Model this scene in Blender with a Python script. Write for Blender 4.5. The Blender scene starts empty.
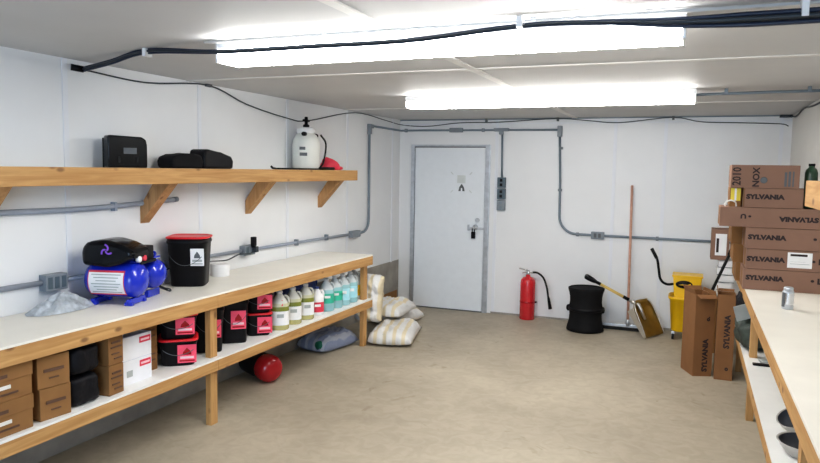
import bpy, bmesh, math, random
from mathutils import Vector, Matrix, noise
random.seed(7)
V = Vector
PI = math.pi
col = bpy.context.scene.collection
sc = bpy.context.scene

# ------------------------------------------------------------------ materials
def nt(name):
    m = bpy.data.materials.new(name); m.use_nodes = True
    n = m.node_tree.nodes; l = m.node_tree.links
    return m, n, l, n['Principled BSDF']

def mat(name, c, rough=.6, metal=0., var=.06, scale=12., bump=0., trans=0., coat=0.):
    m, n, l, b = nt(name)
    tc = n.new('ShaderNodeTexCoord'); ns = n.new('ShaderNodeTexNoise')
    ns.inputs['Scale'].default_value = scale; ns.inputs['Detail'].default_value = 5
    l.new(tc.outputs['Object'], ns.inputs['Vector'])
    r = n.new('ShaderNodeValToRGB')
    r.color_ramp.elements[0].position = .3; r.color_ramp.elements[1].position = .7
    r.color_ramp.elements[0].color = [x*(1-var) for x in c]+[1]
    r.color_ramp.elements[1].color = [min(1, x*(1+var)) for x in c]+[1]
    l.new(ns.outputs['Fac'], r.inputs['Fac']); l.new(r.outputs['Color'], b.inputs['Base Color'])
    b.inputs['Roughness'].default_value = rough; b.inputs['Metallic'].default_value = metal
    b.inputs['Transmission Weight'].default_value = trans
    b.inputs['Coat Weight'].default_value = coat
    if bump:
        bp = n.new('ShaderNodeBump'); bp.inputs['Strength'].default_value = bump; bp.inputs['Distance'].default_value = .01
        l.new(ns.outputs['Fac'], bp.inputs['Height']); l.new(bp.outputs['Normal'], b.inputs['Normal'])
    return m

def wood(name, axis, c0, c1, knot=(.16, .07, .03)):
    m, n, l, b = nt(name)
    tc = n.new('ShaderNodeTexCoord'); mp = n.new('ShaderNodeMapping')
    s = [22., 22., 22.]; s['xyz'.index(axis)] = 1.4
    mp.inputs['Scale'].default_value = s
    l.new(tc.outputs['Object'], mp.inputs['Vector'])
    ns = n.new('ShaderNodeTexNoise'); ns.inputs['Scale'].default_value = 1.6; ns.inputs['Detail'].default_value = 6
    ns.inputs['Distortion'].default_value = .8
    l.new(mp.outputs['Vector'], ns.inputs['Vector'])
    r = n.new('ShaderNodeValToRGB')
    r.color_ramp.elements[0].position = .32; r.color_ramp.elements[1].position = .7
    r.color_ramp.elements[0].color = c0+(1,); r.color_ramp.elements[1].color = c1+(1,)
    l.new(ns.outputs['Fac'], r.inputs['Fac'])
    # knots
    mp2 = n.new('ShaderNodeMapping'); s2 = [9., 9., 9.]; s2['xyz'.index(axis)] = 4.5
    mp2.inputs['Scale'].default_value = s2; l.new(tc.outputs['Object'], mp2.inputs['Vector'])
    vo = n.new('ShaderNodeTexVoronoi'); vo.inputs['Scale'].default_value = 1.
    l.new(mp2.outputs['Vector'], vo.inputs['Vector'])
    r2 = n.new('ShaderNodeValToRGB')
    r2.color_ramp.elements[0].position = .07; r2.color_ramp.elements[1].position = .16
    r2.color_ramp.elements[0].color = (.75, .75, .75, 1); r2.color_ramp.elements[1].color = (0, 0, 0, 1)
    l.new(vo.outputs['Distance'], r2.inputs['Fac'])
    mx = n.new('ShaderNodeMix'); mx.data_type = 'RGBA'
    l.new(r2.outputs['Color'], mx.inputs[0]); l.new(r.outputs['Color'], mx.inputs[6]); mx.inputs[7].default_value = knot+(1,)
    l.new(mx.outputs[2], b.inputs['Base Color'])
    b.inputs['Roughness'].default_value = .65
    bp = n.new('ShaderNodeBump'); bp.inputs['Strength'].default_value = .12
    l.new(ns.outputs['Fac'], bp.inputs['Height']); l.new(bp.outputs['Normal'], b.inputs['Normal'])
    return m

def concrete():
    m, n, l, b = nt('concrete_floor')
    tc = n.new('ShaderNodeTexCoord')
    def nz(scale, det, dist=0.):
        a = n.new('ShaderNodeTexNoise'); a.inputs['Scale'].default_value = scale; a.inputs['Detail'].default_value = det
        a.inputs['Distortion'].default_value = dist
        l.new(tc.outputs['Object'], a.inputs['Vector']); return a
    a = nz(.9, 6, .6); r = n.new('ShaderNodeValToRGB')
    r.color_ramp.elements[0].position = .33; r.color_ramp.elements[0].color = (.38, .33, .255, 1)
    r.color_ramp.elements[1].position = .68; r.color_ramp.elements[1].color = (.50, .445, .35, 1)
    l.new(a.outputs['Fac'], r.inputs['Fac'])
    f = nz(9, 8, 1.2); r2 = n.new('ShaderNodeValToRGB')
    r2.color_ramp.elements[0].position = .38; r2.color_ramp.elements[0].color = (.82, .80, .77, 1)
    r2.color_ramp.elements[1].position = .62; r2.color_ramp.elements[1].color = (1, 1, 1, 1)
    l.new(f.outputs['Fac'], r2.inputs['Fac'])
    mx = n.new('ShaderNodeMix'); mx.data_type = 'RGBA'; mx.blend_type = 'MULTIPLY'; mx.inputs[0].default_value = .55
    l.new(r.outputs['Color'], mx.inputs[6]); l.new(r2.outputs['Color'], mx.inputs[7])
    # dark stains
    s = nz(3.1, 3, 2.); r3 = n.new('ShaderNodeValToRGB')
    r3.color_ramp.elements[0].position = .66; r3.color_ramp.elements[0].color = (1, 1, 1, 1)
    r3.color_ramp.elements[1].position = .74; r3.color_ramp.elements[1].color = (.74, .70, .64, 1)
    l.new(s.outputs['Fac'], r3.inputs['Fac'])
    m2 = n.new('ShaderNodeMix'); m2.data_type = 'RGBA'; m2.blend_type = 'MULTIPLY'; m2.inputs[0].default_value = .8
    l.new(mx.outputs[2], m2.inputs[6]); l.new(r3.outputs['Color'], m2.inputs[7])
    l.new(m2.outputs[2], b.inputs['Base Color'])
    b.inputs['Roughness'].default_value = .55
    bp = n.new('ShaderNodeBump'); bp.inputs['Strength'].default_value = .1
    l.new(f.outputs['Fac'], bp.inputs['Height']); l.new(bp.outputs['Normal'], b.inputs['Normal'])
    return m

def emis(name, c, s):
    m, n, l, b = nt(name)
    b.inputs['Base Color'].default_value = (.9, .9, .9, 1)
    b.inputs['Emission Color'].default_value = tuple(c)+(1,)
    b.inputs['Emission Strength'].default_value = s
    return m

def zband(name, bands, rough=.3, trans=.0):
    """colour steps along object Z: bands = [(z_from, colour)...]; z scaled so 0..0.4 m -> 0..1"""
    m, n, l, b = nt(name)
    tc = n.new('ShaderNodeTexCoord'); sp = n.new('ShaderNodeSeparateXYZ'); l.new(tc.outputs['Object'], sp.inputs[0])
    mu = n.new('ShaderNodeMath'); mu.operation = 'MULTIPLY'; mu.inputs[1].default_value = 2.5
    l.new(sp.outputs['Z'], mu.inputs[0])
    r = n.new('ShaderNodeValToRGB'); cr = r.color_ramp; cr.interpolation = 'CONSTANT'
    cr.elements[0].position = 0; cr.elements[0].color = tuple(bands[0][1])+(1,)
    cr.elements[1].position = bands[1][0]*2.5; cr.elements[1].color = tuple(bands[1][1])+(1,)
    for z, c in bands[2:]:
        e = cr.elements.new(z*2.5); e.color = tuple(c)+(1,)
    l.new(mu.outputs[0], r.inputs['Fac']); l.new(r.outputs['Color'], b.inputs['Base Color'])
    b.inputs['Roughness'].default_value = rough; b.inputs['Transmission Weight'].default_value = trans
    return m

def stripes(name, base, line, axis='X', freq=5.5, lo=.55):
    m, n, l, b = nt(name)
    tc = n.new('ShaderNodeTexCoord'); w = n.new('ShaderNodeTexWave'); w.bands_direction = axis
    w.inputs['Scale'].default_value = freq; w.inputs['Distortion'].default_value = .6
    l.new(tc.outputs['Object'], w.inputs['Vector'])
    r = n.new('ShaderNodeValToRGB')
    r.color_ramp.elements[0].position = lo; r.color_ramp.elements[0].color = base+(1,)
    r.color_ramp.elements[1].position = lo+.2; r.color_ramp.elements[1].color = line+(1,)
    l.new(w.outputs['Fac'], r.inputs['Fac']); l.new(r.outputs['Color'], b.inputs['Base Color'])
    b.inputs['Roughness'].default_value = .45
    ns = n.new('ShaderNodeTexNoise'); ns.inputs['Scale'].default_value = 18
    l.new(tc.outputs['Object'], ns.inputs['Vector'])
    bp = n.new('ShaderNodeBump'); bp.inputs['Strength'].default_value = .35; bp.inputs['Distance'].default_value = .02
    l.new(ns.outputs['Fac'], bp.inputs['Height']); l.new(bp.outputs['Normal'], b.inputs['Normal'])
    return m

WD0, WD1 = (.45, .24, .085), (.61, .37, .155)
M = dict(
    wall=mat('white_wall_panel', (.81, .82, .83), .42, var=.015, scale=3),
    wall_r=mat('white_wall_panel_dimmed', (.74, .73, .70), .5, var=.02, scale=3),  # weaker daylight on the right wall put into a darker, warmer panel colour
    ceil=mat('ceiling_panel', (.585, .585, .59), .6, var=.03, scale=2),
    batten=mat('panel_batten', (.80, .82, .86), .4, var=.01),
    cbatten=mat('ceiling_batten', (.72, .71, .69), .5, var=.02),
    stem=mat('concrete_stem_wall', (.36, .34, .305), .85, var=.18, scale=5, bump=.2),
    floor=concrete(),
    wx=wood('pine_x', 'x', WD0, WD1), wy=wood('pine_y', 'y', WD0, WD1), wz=wood('pine_z', 'z', WD0, WD1),
    wdiag=wood('pine_diagonal', 'z', (.40, .21, .085), (.55, .325, .15)),
    pinkwood=mat('broom_wood', (.62, .36, .27), .5, var=.1, scale=20),
    ply=mat('white_painted_ply', (.86, .835, .76), .38, var=.025, scale=5),
    shelfw=mat('white_painted_shelf', (.84, .84, .82), .45, var=.03, scale=5),
    carton=mat('brown_cardboard', (.26, .13, .045), .8, var=.07, scale=8),
    carton2=mat('tan_cardboard', (.29, .148, .052), .8, var=.07, scale=8),
    cartonp=mat('pinkish_cardboard', (.275, .16, .112), .8, var=.06, scale=6),
    cartond=mat('dark_cardboard_edge', (.20, .105, .05), .85, var=.1),
    cartonr=mat('orange_cardboard', (.26, .125, .05), .8, var=.08, scale=6),
    ink=mat('printing_ink', (.035, .022, .022), .7),
    inkb=mat('faded_brown_ink', (.13, .07, .045), .8),
    tape=mat('label_strip', (.78, .76, .72), .5),
    white=mat('white_plastic', (.85, .85, .85), .4, var=.02),
    paper=mat('white_paper', (.86, .86, .86), .7, var=.03),
    wcarton=mat('white_carton', (.80, .81, .84), .6, var=.03),
    wcartop=mat('bluish_carton_top', (.45, .50, .66), .6, var=.05),
    redlab=mat('red_label', (.72, .05, .09), .5, var=.06),
    pink=mat('pink_label', (.90, .10, .18), .45, var=.08),
    pale=mat('pale_pink_print', (.93, .62, .66), .5),
    red=mat('red_plastic', (.70, .02, .03), .35, var=.05),
    extred=mat('red_enamel', (.62, .03, .04), .25, var=.05, coat=.4),
    dred=mat('dark_red_plastic', (.40, .008, .015), .22, var=.05, coat=.4),
    black=mat('black_plastic', (.008, .008, .010), .45, var=.15),
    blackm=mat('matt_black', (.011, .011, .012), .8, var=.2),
    blackg=mat('gloss_black', (.005, .006, .008), .2, var=.1, coat=.5),
    bag=mat('black_bag', (.010, .010, .013), .5, var=.2, scale=25, bump=.5),
    rubber=mat('black_rubber', (.02, .02, .02), .6),
    cable=mat('dark_cable', (.035, .045, .055), .5),
    bcable=mat('blue_black_cable', (.02, .03, .06), .4),
    grey=mat('grey_conduit', (.20, .245, .285), .45, var=.05),
    lgrey=mat('light_grey_pipe', (.33, .37, .44), .45, var=.05),
    box=mat('grey_outlet_box', (.24, .27, .30), .5, var=.06),
    dbox=mat('dark_grey_outlet', (.10, .14, .17), .5, var=.06),
    steel=mat('galvanised_steel', (.55, .58, .62), .35, .6, var=.12, scale=16),
    chrome=mat('chrome', (.7, .71, .73), .2, .9, var=.05),
    alu=mat('aluminium', (.72, .70, .66), .28, .9, var=.06),
    gold=mat('aluminium_gold_reflections', (.40, .27, .085), .32, .75, var=.12, scale=8),  # golden reflections painted into the aluminium scoop's base colour
    door=mat('door_paint', (.80, .84, .88), .4, var=.015),
    blue=mat('blue_enamel', (.012, .035, .52), .22, var=.04, coat=.5),
    purple=mat('purple_decal', (.30, .12, .75), .4),
    yellow=mat('yellow_plastic', (.88, .54, .008), .38, var=.04),
    yellowp=mat('yellow_shaft', (.72, .52, .16), .4, var=.08),
    bagy=mat('yellow_label', (.80, .66, .06), .5),
    green=mat('dark_green_print', (.01, .15, .09), .5),
    greenbag=mat('dark_green_bag', (.05, .065, .055), .55, var=.5, scale=14, bump=.5),
    greypatch=mat('pale_grey_patch', (.42, .45, .44), .6),
    dkgreen=mat('dark_green_glass', (.03, .07, .04), .3, var=.2),
    plastic=mat('crumpled_grey_plastic', (.46, .50, .54), .3, var=.35, scale=22, bump=.6),
    bluecap=mat('dark_blue_cap', (.05, .09, .30), .4),
    bowl=mat('dull_steel_bowl', (.50, .48, .46), .4, .4, var=.15),
    bowlin=mat('dark_bowl_lining', (.075, .08, .095), .45, var=.2),
    tanksp=mat('milky_tank_plastic', (.84, .85, .80), .35, var=.02, trans=.1),
    cyan=mat('pale_blue_label', (.42, .74, .82), .45, var=.05),
    teal=mat('green_label', (.05, .50, .34), .45, var=.08),
    ambl=mat('amber_label', (.80, .47, .02), .45),
    jclear=mat('clear_jug_plastic', (.70, .74, .74), .25, var=.04, trans=.25),
    jgreen=zband('jug_with_yellow_green_liquid', [(0, (.62, .57, .25)), (.15, (.27, .30, .06)), (.19, (.62, .61, .42)), (.215, (.70, .70, .64))], .25, .15),
    jblue=zband('jug_with_pale_blue_liquid', [(0, (.40, .68, .72)), (.2, (.72, .78, .80))], .25, .15),
    sack=stripes('printed_white_sack', (.72, .71, .69), (.71, .62, .44), 'Y', 3.2, .6),
    sack_shade=stripes('printed_sack_shade_tinted', (.26, .30, .42), (.40, .43, .50), 'Y', 3.2, .6),  # same printed sack, with the shade under the bench put into its colour
    sign=mat('faint_grey_sticker', (.66, .70, .70), .6),
    dark=mat('dark_grey_ink', (.12, .13, .14), .6),
    lens=emis('fluorescent_lens', (1., .985, .955), 21.),
)

for k_ in ('black', 'blackm', 'blackg', 'bag', 'rubber'): M[k_].node_tree.nodes['Principled BSDF'].inputs['Specular IOR Level'].default_value = .22
M['blackg'].node_tree.nodes['Principled BSDF'].inputs['Coat Weight'].default_value = .12
# ------------------------------------------------------------------ mesh builder
class MB:
    def __init__(self): self.bm = bmesh.new(); self.mi = 0
    def _face(self, vs, smooth=False):
        try:
            f = self.bm.faces.new(vs); f.smooth = smooth; f.material_index = self.mi; return f
        except ValueError: return None
    def obox(self, c, size, ax=None, bev=0.):
        c = V(c); ax = ax or (V((1, 0, 0)), V((0, 1, 0)), V((0, 0, 1)))
        vs = []
        for k in range(8):
            s = [(1 if k >> i & 1 else -1)*size[i]/2 for i in range(3)]
            vs.append(self.bm.verts.new(c+ax[0]*s[0]+ax[1]*s[1]+ax[2]*s[2]))
        fs = [self._face([vs[i] for i in q]) for q in ((0, 2, 3, 1), (4, 5, 7, 6), (0, 1, 5, 4), (2, 6, 7, 3), (0, 4, 6, 2), (1, 3, 7, 5))]
        if bev:
            es = list({e for f in fs for e in f.edges})
            r = bmesh.ops.bevel(self.bm, geom=es, offset=bev, segments=2, profile=.7, affect='EDGES')
            for f in r['faces']: f.material_index = self.mi
        return self
    def box(self, lo, hi, bev=0.):
        lo, hi = V(lo), V(hi)
        return self.obox((lo+hi)/2, hi-lo, None, bev)
    def rings(self, rings, caps=True, smooth=True, close=True):
        R = [[self.bm.verts.new(p) for p in r] for r in rings]; n = len(R[0])
        for a, b in zip(R, R[1:]):
            for i in range(n if close else n-1):
                self._face([a[i], a[(i+1) % n], b[(i+1) % n], b[i]], smooth)
        if caps:
            self._face(list(reversed(R[0]))); self._face(R[-1])
        return self
    def tube(self, pts, r, seg=8, caps=True):
        pts = [V(p) for p in pts]; n = len(pts)
        rr = r if isinstance(r, (list, tuple)) else [r]*n
        t = [(pts[min(i+1, n-1)]-pts[max(i-1, 0)]).normalized() for i in range(n)]
        u = t[0].orthogonal().normalized(); out = []
        for i in range(n):
            u = (u-t[i]*u.dot(t[i])).normalized(); w = t[i].cross(u)
            out.append([pts[i]+(u*math.cos(2*PI*k/seg)+w*math.sin(2*PI*k/seg))*rr[i] for k in range(seg)])
        return self.rings(out, caps)
    def lathe(self, prof, o=(0, 0, 0), ax=None, seg=24, caps=True, sq=2., smooth=True):
        o = V(o); ax = ax or (V((1, 0, 0)), V((0, 1, 0)), V((0, 0, 1)))
        out = []
        for r, z in prof:
            ring = []
            for k in range(seg):
                a = 2*PI*(k+.5)/seg; c, s = math.cos(a), math.sin(a)
                f = (abs(c)**sq+abs(s)**sq)**(-1/sq)
                ring.append(o+(ax[0]*c+ax[1]*s)*(r*f)+ax[2]*z)
            out.append(ring)
        return self.rings(out, caps, smooth)
    def prism(self, pts, o, u, v, w, d, bev=0.):
        """2-D outline in the u,v plane pushed d along w"""
        o = V(o); a = [self.bm.verts.new(o+u*p[0]+v*p[1]) for p in pts]; b = [self.bm.verts.new(o+u*p[0]+v*p[1]+w*d) for p in pts]
        n = len(a); fs = [self._face(list(reversed(a))), self._face(b)]
        for i in range(n): fs.append(self._face([a[i], a[(i+1) % n], b[(i+1) % n], b[i]]))
        if bev:
            es = list({e for f in fs if f for e in f.edges})
            r = bmesh.ops.bevel(self.bm, geom=es, offset=bev, segments=3, profile=.5, affect='EDGES')
            for f in r['faces']: f.material_index = self.mi; f.smooth = True
        return self
    def sphere(self, c, r, sx=1, sy=1, sz=1, seg=16, half=False, ax=None):
        n = seg//2; prof = []
        c = V(c); ax = ax or (V((1, 0, 0)), V((0, 1, 0)), V((0, 0, 1))); out = []
        for i in range(n+1):
            th = -PI/2+PI*i/n if not half else PI/2*i/n
            rr = max(1e-4, math.cos(th)); z = math.sin(th)
            out.append([c+ax[0]*(r*sx*rr*math.cos(2*PI*k/seg))+ax[1]*(r*sy*rr*math.sin(2*PI*k/seg))+ax[2]*(r*sz*z) for k in range(seg)])
        return self.rings(out)
    def wobble(self, amp, freq, seed=0):
        for v in self.bm.verts:
            v.co += noise.noise_vector(v.co*freq+V((seed, seed*1.7, 0)))*amp
        return self

ROOT = {}
def build(name, mb, m, parent=None, loc=None, world=True, rotz=0):
    """one mesh object; with world=True the builder holds world coordinates and is moved into the parent's space"""
    bmesh.ops.recalc_face_normals(mb.bm, faces=mb.bm.faces)
    X = Matrix()
    if parent is not None and world: X = ROOT[parent.name].inverted()
    elif parent is None and loc is not None and world: X = (Matrix.Translation(loc) @ Matrix.Rotation(rotz, 4, 'Z')).inverted()
    mb.bm.transform(X)
    me = bpy.data.meshes.new(name); mb.bm.to_mesh(me); mb.bm.free()
    for mm in (m if isinstance(m, (list, tuple)) else [m]): me.materials.append(mm)
    o = bpy.data.objects.new(name, me); col.objects.link(o)
    W = Matrix()
    if parent is not None:
        o.parent = parent; W = ROOT[parent.name].copy()
    elif loc is not None:
        o.location = loc; o.rotation_euler.z = rotz; W = Matrix.Translation(loc) @ Matrix.Rotation(rotz, 4, 'Z')
    ROOT[o.name] = W
    return o

def tag(o, label, cat, group=None, kind=None):
    o['label'] = label; o['category'] = cat
    if group: o['group'] = group
    if kind: o['kind'] = kind
    return o
def thing(name, label, cat, loc=(0, 0, 0), rotz=0, group=None):
    o = bpy.data.objects.new(name, None); col.objects.link(o); o.empty_display_size = .05
    o.location = loc; o.rotation_euler.z = rotz
    ROOT[o.name] = Matrix.Translation(loc) @ Matrix.Rotation(rotz, 4, 'Z')
    return tag(o, label, cat, group)
def struct(name, mb, m, parent=None, kind=True):
    o = build(name, mb, m, parent)
    if parent is None: o['kind'] = 'structure'
    return o
def dup(root, loc, rotz, label, group=None):
    r = root.copy(); col.objects.link(r); r.location = loc; r.rotation_euler.z = rotz; r['label'] = label
    ROOT[r.name] = Matrix.Translation(loc) @ Matrix.Rotation(rotz, 4, 'Z')
    if group: r['group'] = group
    for ch in list(root.children):
        c = ch.copy(); col.objects.link(c); c.parent = r; ROOT[c.name] = ROOT[r.name]
        for g in ch.children:
            d = g.copy(); col.objects.link(d); d.parent = c
    return r
X3, Y3, Z3 = V((1, 0, 0)), V((0, 1, 0)), V((0, 0, 1))

def text(name, body, size, o, xd, yd, m, parent, world=True, squeeze=1., bold=0.):
    """lettering, centred at o, reading along xd with its top towards yd"""
    cu = bpy.data.curves.new(name, 'FONT'); cu.body = body; cu.size = size; cu.align_x = 'CENTER'; cu.align_y = 'CENTER'
    cu.extrude = .0006; cu.offset = bold; cu.resolution_u = 2
    t = bpy.data.objects.new(name, cu); col.objects.link(t)
    bpy.context.view_layer.update()
    me = bpy.data.meshes.new_from_object(t.evaluated_get(bpy.context.evaluated_depsgraph_get()))
    bpy.data.objects.remove(t)
    xd, yd = V(xd).normalized(), V(yd).normalized(); zd = xd.cross(yd)
    A = Matrix(((xd.x*squeeze, yd.x, zd.x, o[0]), (xd.y*squeeze, yd.y, zd.y, o[1]), (xd.z*squeeze, yd.z, zd.z, o[2]), (0, 0, 0, 1)))
    if world: A = ROOT[parent.name].inverted() @ A
    me.transform(A); me.materials.clear(); me.materials.append(m); me.name = name
    ob = bpy.data.objects.new(name, me); col.objects.link(ob); ob.parent = parent
    ROOT[ob.name] = ROOT[parent.name]
    return ob
def plate(mb, c, u, v, w, h, t=.002):
    u, v = V(u).normalized(), V(v).normalized()
    return mb.obox(V(c)+u.cross(v)*(t/2), (w, h, t), (u, v, u.cross(v)))

# ------------------------------------------------------------------ room shell
XL, XR, H, YB = -.03, 4.50, 2.44, -11.0
T = .12
struct('floor', MB().box((XL-T, YB-T, -.1), (XR+T, T, 0)), M['floor'])
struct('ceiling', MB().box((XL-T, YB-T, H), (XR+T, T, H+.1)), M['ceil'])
wl = struct('wall_left', MB().box((XL-T, YB, 0), (XL, 0, H)), M['wall'])
wb = struct('wall_back', MB().box((XL-T, 0, 0), (XR+T, T, H)), M['wall'])
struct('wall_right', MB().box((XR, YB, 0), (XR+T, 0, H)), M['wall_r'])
struct('wall_rear', MB().box((XL-T, YB-T, 0), (XR+T, YB, H)), M['wall'])
struct('trim_1', MB().box((XL-.02, YB+.01, 0), (XL+.004, -.005, .605)), M['stem'])
k = 2
for y in (-.25, -1.5, -2.735, -4.0, -5.25, -6.5):
    struct('trim_%d' % k, MB().box((XL-.005, y-.019, .60), (XL+.006, y+.019, H-.001), .002), M['batten']); k += 1
for x in (1.275, 2.69, 3.24, 4.40):
    struct('trim_%d' % k, MB().box((x-.019, -.006, .0), (x+.019, .005, H-.001), .002), M['batten']); k += 1
struct('trim_%d' % k, MB().box((2.19, YB+.01, H-.006), (2.25, -.01, H+.005), .002), M['cbatten']); k += 1
for y in (-4.13, -5.46-1.24, -1.6):
    struct('trim_%d' % k, MB().box((XL+.005, y-.025, H-.005), (XR-.005, y+.025, H+.005), .002), M['cbatten']); k += 1
struct('trim_%d' % k, MB().box((XL+.004, -.014, H-.014), (XR-.004, .004, H-.0005)), M['grey']); k += 1
struct('trim_%d' % k, MB().box((XL+.001, -.02, 2.372), (XR-.004, .004, 2.384)), M['batten']); k += 1
struct('baseboard_back', MB().box((1.25, -.010, 0), (XR-.01, .004, .022)), M['stem'])

# door
dr = struct('door_1', MB().box((.20, -.022, .012), (1.135, .004, 2.085), .003), M['door'])
def pd(n, mb, m, par=None): return build(n, mb, m, par or dr)
f = pd('frame', MB().box((.145, -.035, 0), (.194, .004, 2.12), .003).box((1.141, -.035, 0), (1.20, .004, 2.12), .003).box((.194, -.012, 2.094), (1.141, .004, 2.12), .002), M['steel'])
pd('gap_seal', MB().box((.194, -.026, 2.083), (1.141, .002, 2.096)), M['dark'])
pd('threshold', MB().box((.20, -.03, 0), (1.135, .003, .014)), M['dark'])
pd('deadbolt', MB().lathe([(.028, 0), (.028, .012), (.02, .02)], (1.055, -.022, 1.175), (X3, Z3, -Y3)), M['steel'])
hp = pd('hasp', MB().box((.935, -.04, 1.055), (1.20, -.022, 1.085), .003).box((.93, -.045, 1.04), (.955, -.022, 1.115), .003).box((1.165, -.05, 1.02), (1.195, -.03, 1.10), .003).lathe([(.036, 0), (.03, .03), (.012, .045)], (1.03, -.022, 1.085), (X3, Z3, -Y3)), M['steel'])
pd('padlock', MB().obox((1.012, -.05, .985), (.05, .028, .085), None, .006).tube([(.998, -.05, 1.02), (.998, -.05, 1.06), (1.012, -.05, 1.075), (1.026, -.05, 1.06), (1.026, -.05, 1.02)], .006), M['black'], hp)
sg = pd('sticker', MB().box((.775, -.0235, 1.635), (.885, -.022, 1.735)), M['sign'])
mb = MB()
mb.prism([(-.042, -.05), (-.012, -.05), (-.008, -.01), (.008, -.01), (.012, -.05), (.042, -.05), (.03, .0), (.0, .045), (-.03, 0)], (.835, -.0222, 1.585), X3, Z3, -Y3, .0015)
pd('emblem', mb, M['dark'], sg)
mb = MB()
for sx in (-1, 1):
    for sz in (-1, 1):
        mb.obox((.83+sx*.125, -.0228, 1.645+sz*.115), (.045, .0015, .012), (V((1, 0, sx*sz)).normalized(), Y3, V((-sx*sz, 0, 1)).normalized()))
pd('corner_mark', mb, M['sign'], sg)

# ------------------------------------------------------------------ ceiling lights and cables
def fixture(x0, x1, y0, y1, z0, z1, label):
    t = thing('ceiling_light', label, 'light', ((x0+x1)/2, (y0+y1)/2, z1), 0, 'fluorescent lights on the ceiling')
    w = y1-y0
    build('lens', MB().prism([(y0, z1-.045), (y0, z0+.025), (y0+.02, z0), (y1-.02, z0), (y1, z0+.025), (y1, z1-.045)], (x0+.012, 0, 0), Y3, Z3, X3, x1-x0-.024), M['lens'], t)
    build('housing', MB().box((x0+.005, y0+.001, z1-.0445), (x1-.005, y1-.001, H if True else z1), .002), M['white'], t)
    for x in (x0, x1-.012): build('end_cap', MB().box((x, y0-.002, z0-.002), (x+.012, y1+.002, z1-.006), .002), M['white'], t)
    if False:
        for x in (x0+.35, x1-.35): build('bracket', MB().box((x-.02, y0+.05, z1), (x+.02, y1-.05, H)), M['white'], t)
    return t
fixture(1.245, 3.50, -5.44, -5.25, 2.33, 2.44, 'long glowing fluorescent fixture nearest the viewer, beside the black cable bundle')
fixture(1.17, 3.545, -2.72, -2.55, 2.338, 2.436, 'long glowing fluorescent fixture farther back, nearer the door')

def smooth(pts, n=6):
    P = [V(p) for p in pts]; P = [P[0]*2-P[1]]+P+[P[-1]*2-P[-2]]; out = []
    for i in range(1, len(P)-2):
        a, b, c, d = P[i-1:i+3]
        for j in range(n):
            t = j/n
            out.append(.5*((2*b)+(c-a)*t+(2*a-5*b+4*c-d)*t*t+(3*b-a-3*c+d)*t**3))
    out.append(P[-2]); return out

t = thing('cable_bundle', 'thick bundle of dark cables strung along the ceiling in front of the nearest light', 'cable', (2.2, -5.5, H))
path = smooth([(XL+.02, -5.13, 2.385), (.35, -5.25, 2.40), (.72, -5.36, 2.425), (1.31, -5.5, 2.372), (1.84, -5.5, 2.371), (2.35, -5.5, 2.372), (2.85, -5.5, 2.404), (3.18, -5.5, 2.398), (3.5, -5.5, 2.378), (3.95, -5.5, 2.375), (XR-.005, -5.5, 2.38)])
for i in range(4):
    off = V((0, .011*math.cos(i*1.6), .012*math.sin(i*1.6)))
    rr = [(.0044+.0016*max(0, min(1, (1.2-p.x)/.4))+.005*max(0, min(1, (p.x-3.2)/.5))) for p in path]
    o = [p+off*(.6+.3*max(0, min(1, (1.2-p.x)/.4))+1.0*max(0, min(1, (p.x-3.2)/.5))) for p in path]
    build('cable', MB().tube(o, rr, 6), M['bcable'] if i % 2 else M['cable'], t)
for p in ((.72, -5.36), (2.85, -5.5), (3.9, -5.5)):
    build('clip', MB().box((p[0]-.012, p[1]-.028, 2.37 if p[0] > 3 else 2.395), (p[0]+.012, p[1]+.028, H), .003), M['white'], t)
build('cable_end', MB().tube([(XL, -5.2, 2.392), (XL+.03, -5.13, 2.386)], .02, 8), M['black'], t)

t = thing('ceiling_conduit', 'thin white pipe running across the ceiling just in front of the nearest light', 'pipe', (2.4, -5.62, H))
build('pipe', MB().tube([(1.2, -5.47, 2.428), (2.4, -5.47, 2.428), (XR-.002, -5.47, 2.428)], .008, 6), M['cbatten'], t)
for x in (1.9, 2.9, 3.9): build('clip', MB().box((x-.01, -5.485, 2.42), (x+.01, -5.455, H)), M['white'], t)

t = thing('ceiling_conduit', 'grey pipe leaving the right end of the far fluorescent light towards the right wall', 'pipe', (3.8, -2.64, H))
build('pipe', MB().tube([(3.545, -2.64, 2.40), (4.0, -2.64, 2.405), (XR-.002, -2.64, 2.41)], .011, 8), M['grey'], t)
for x in (3.75, 4.3): build('clip', MB().box((x-.012, -2.655, 2.40), (x+.012, -2.625, H)), M['grey'], t)

t = thing('hanging_cable', 'thin dark cable drooping along the tops of the left and back walls', 'cable', (0, -2, 2.35))
path = smooth([(XL+.02, -5.11, 2.385), (XL+.01, -4.57, 2.372), (XL+.01, -3.9, 2.432), (XL+.01, -3.39, 2.33), (XL+.012, -2.75, 2.26), (XL+.012, -2.38, 2.262), (XL+.012, -1.36, 2.425), (XL+.012, -.5, 2.40), (XL+.03, -.03, 2.375),
               (.35, -.03, 2.352), (.79, -.028, 2.392), (1.30, -.028, 2.396), (2.0, -.028, 2.43), (2.4, -.028, 2.40), (2.73, -.028, 2.375), (3.3, -.028, 2.427), (3.6, -.028, 2.375), (4.0, -.028, 2.36), (4.38, -.028, 2.345), (4.46, -.03, 2.32)], 5)
build('cable', MB().tube(path, .0055, 6), M['cable'], t)
for x in (1.14, 3.31, 2.02): build('staple', MB().box((x-.012, -.04, 2.40), (x+.012, 0, 2.44)), M['dark'], t)
build('clip', MB().box((XL, -3.93, 2.42), (XL+.025, -3.87, 2.44)), M['dark'], t)

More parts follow.
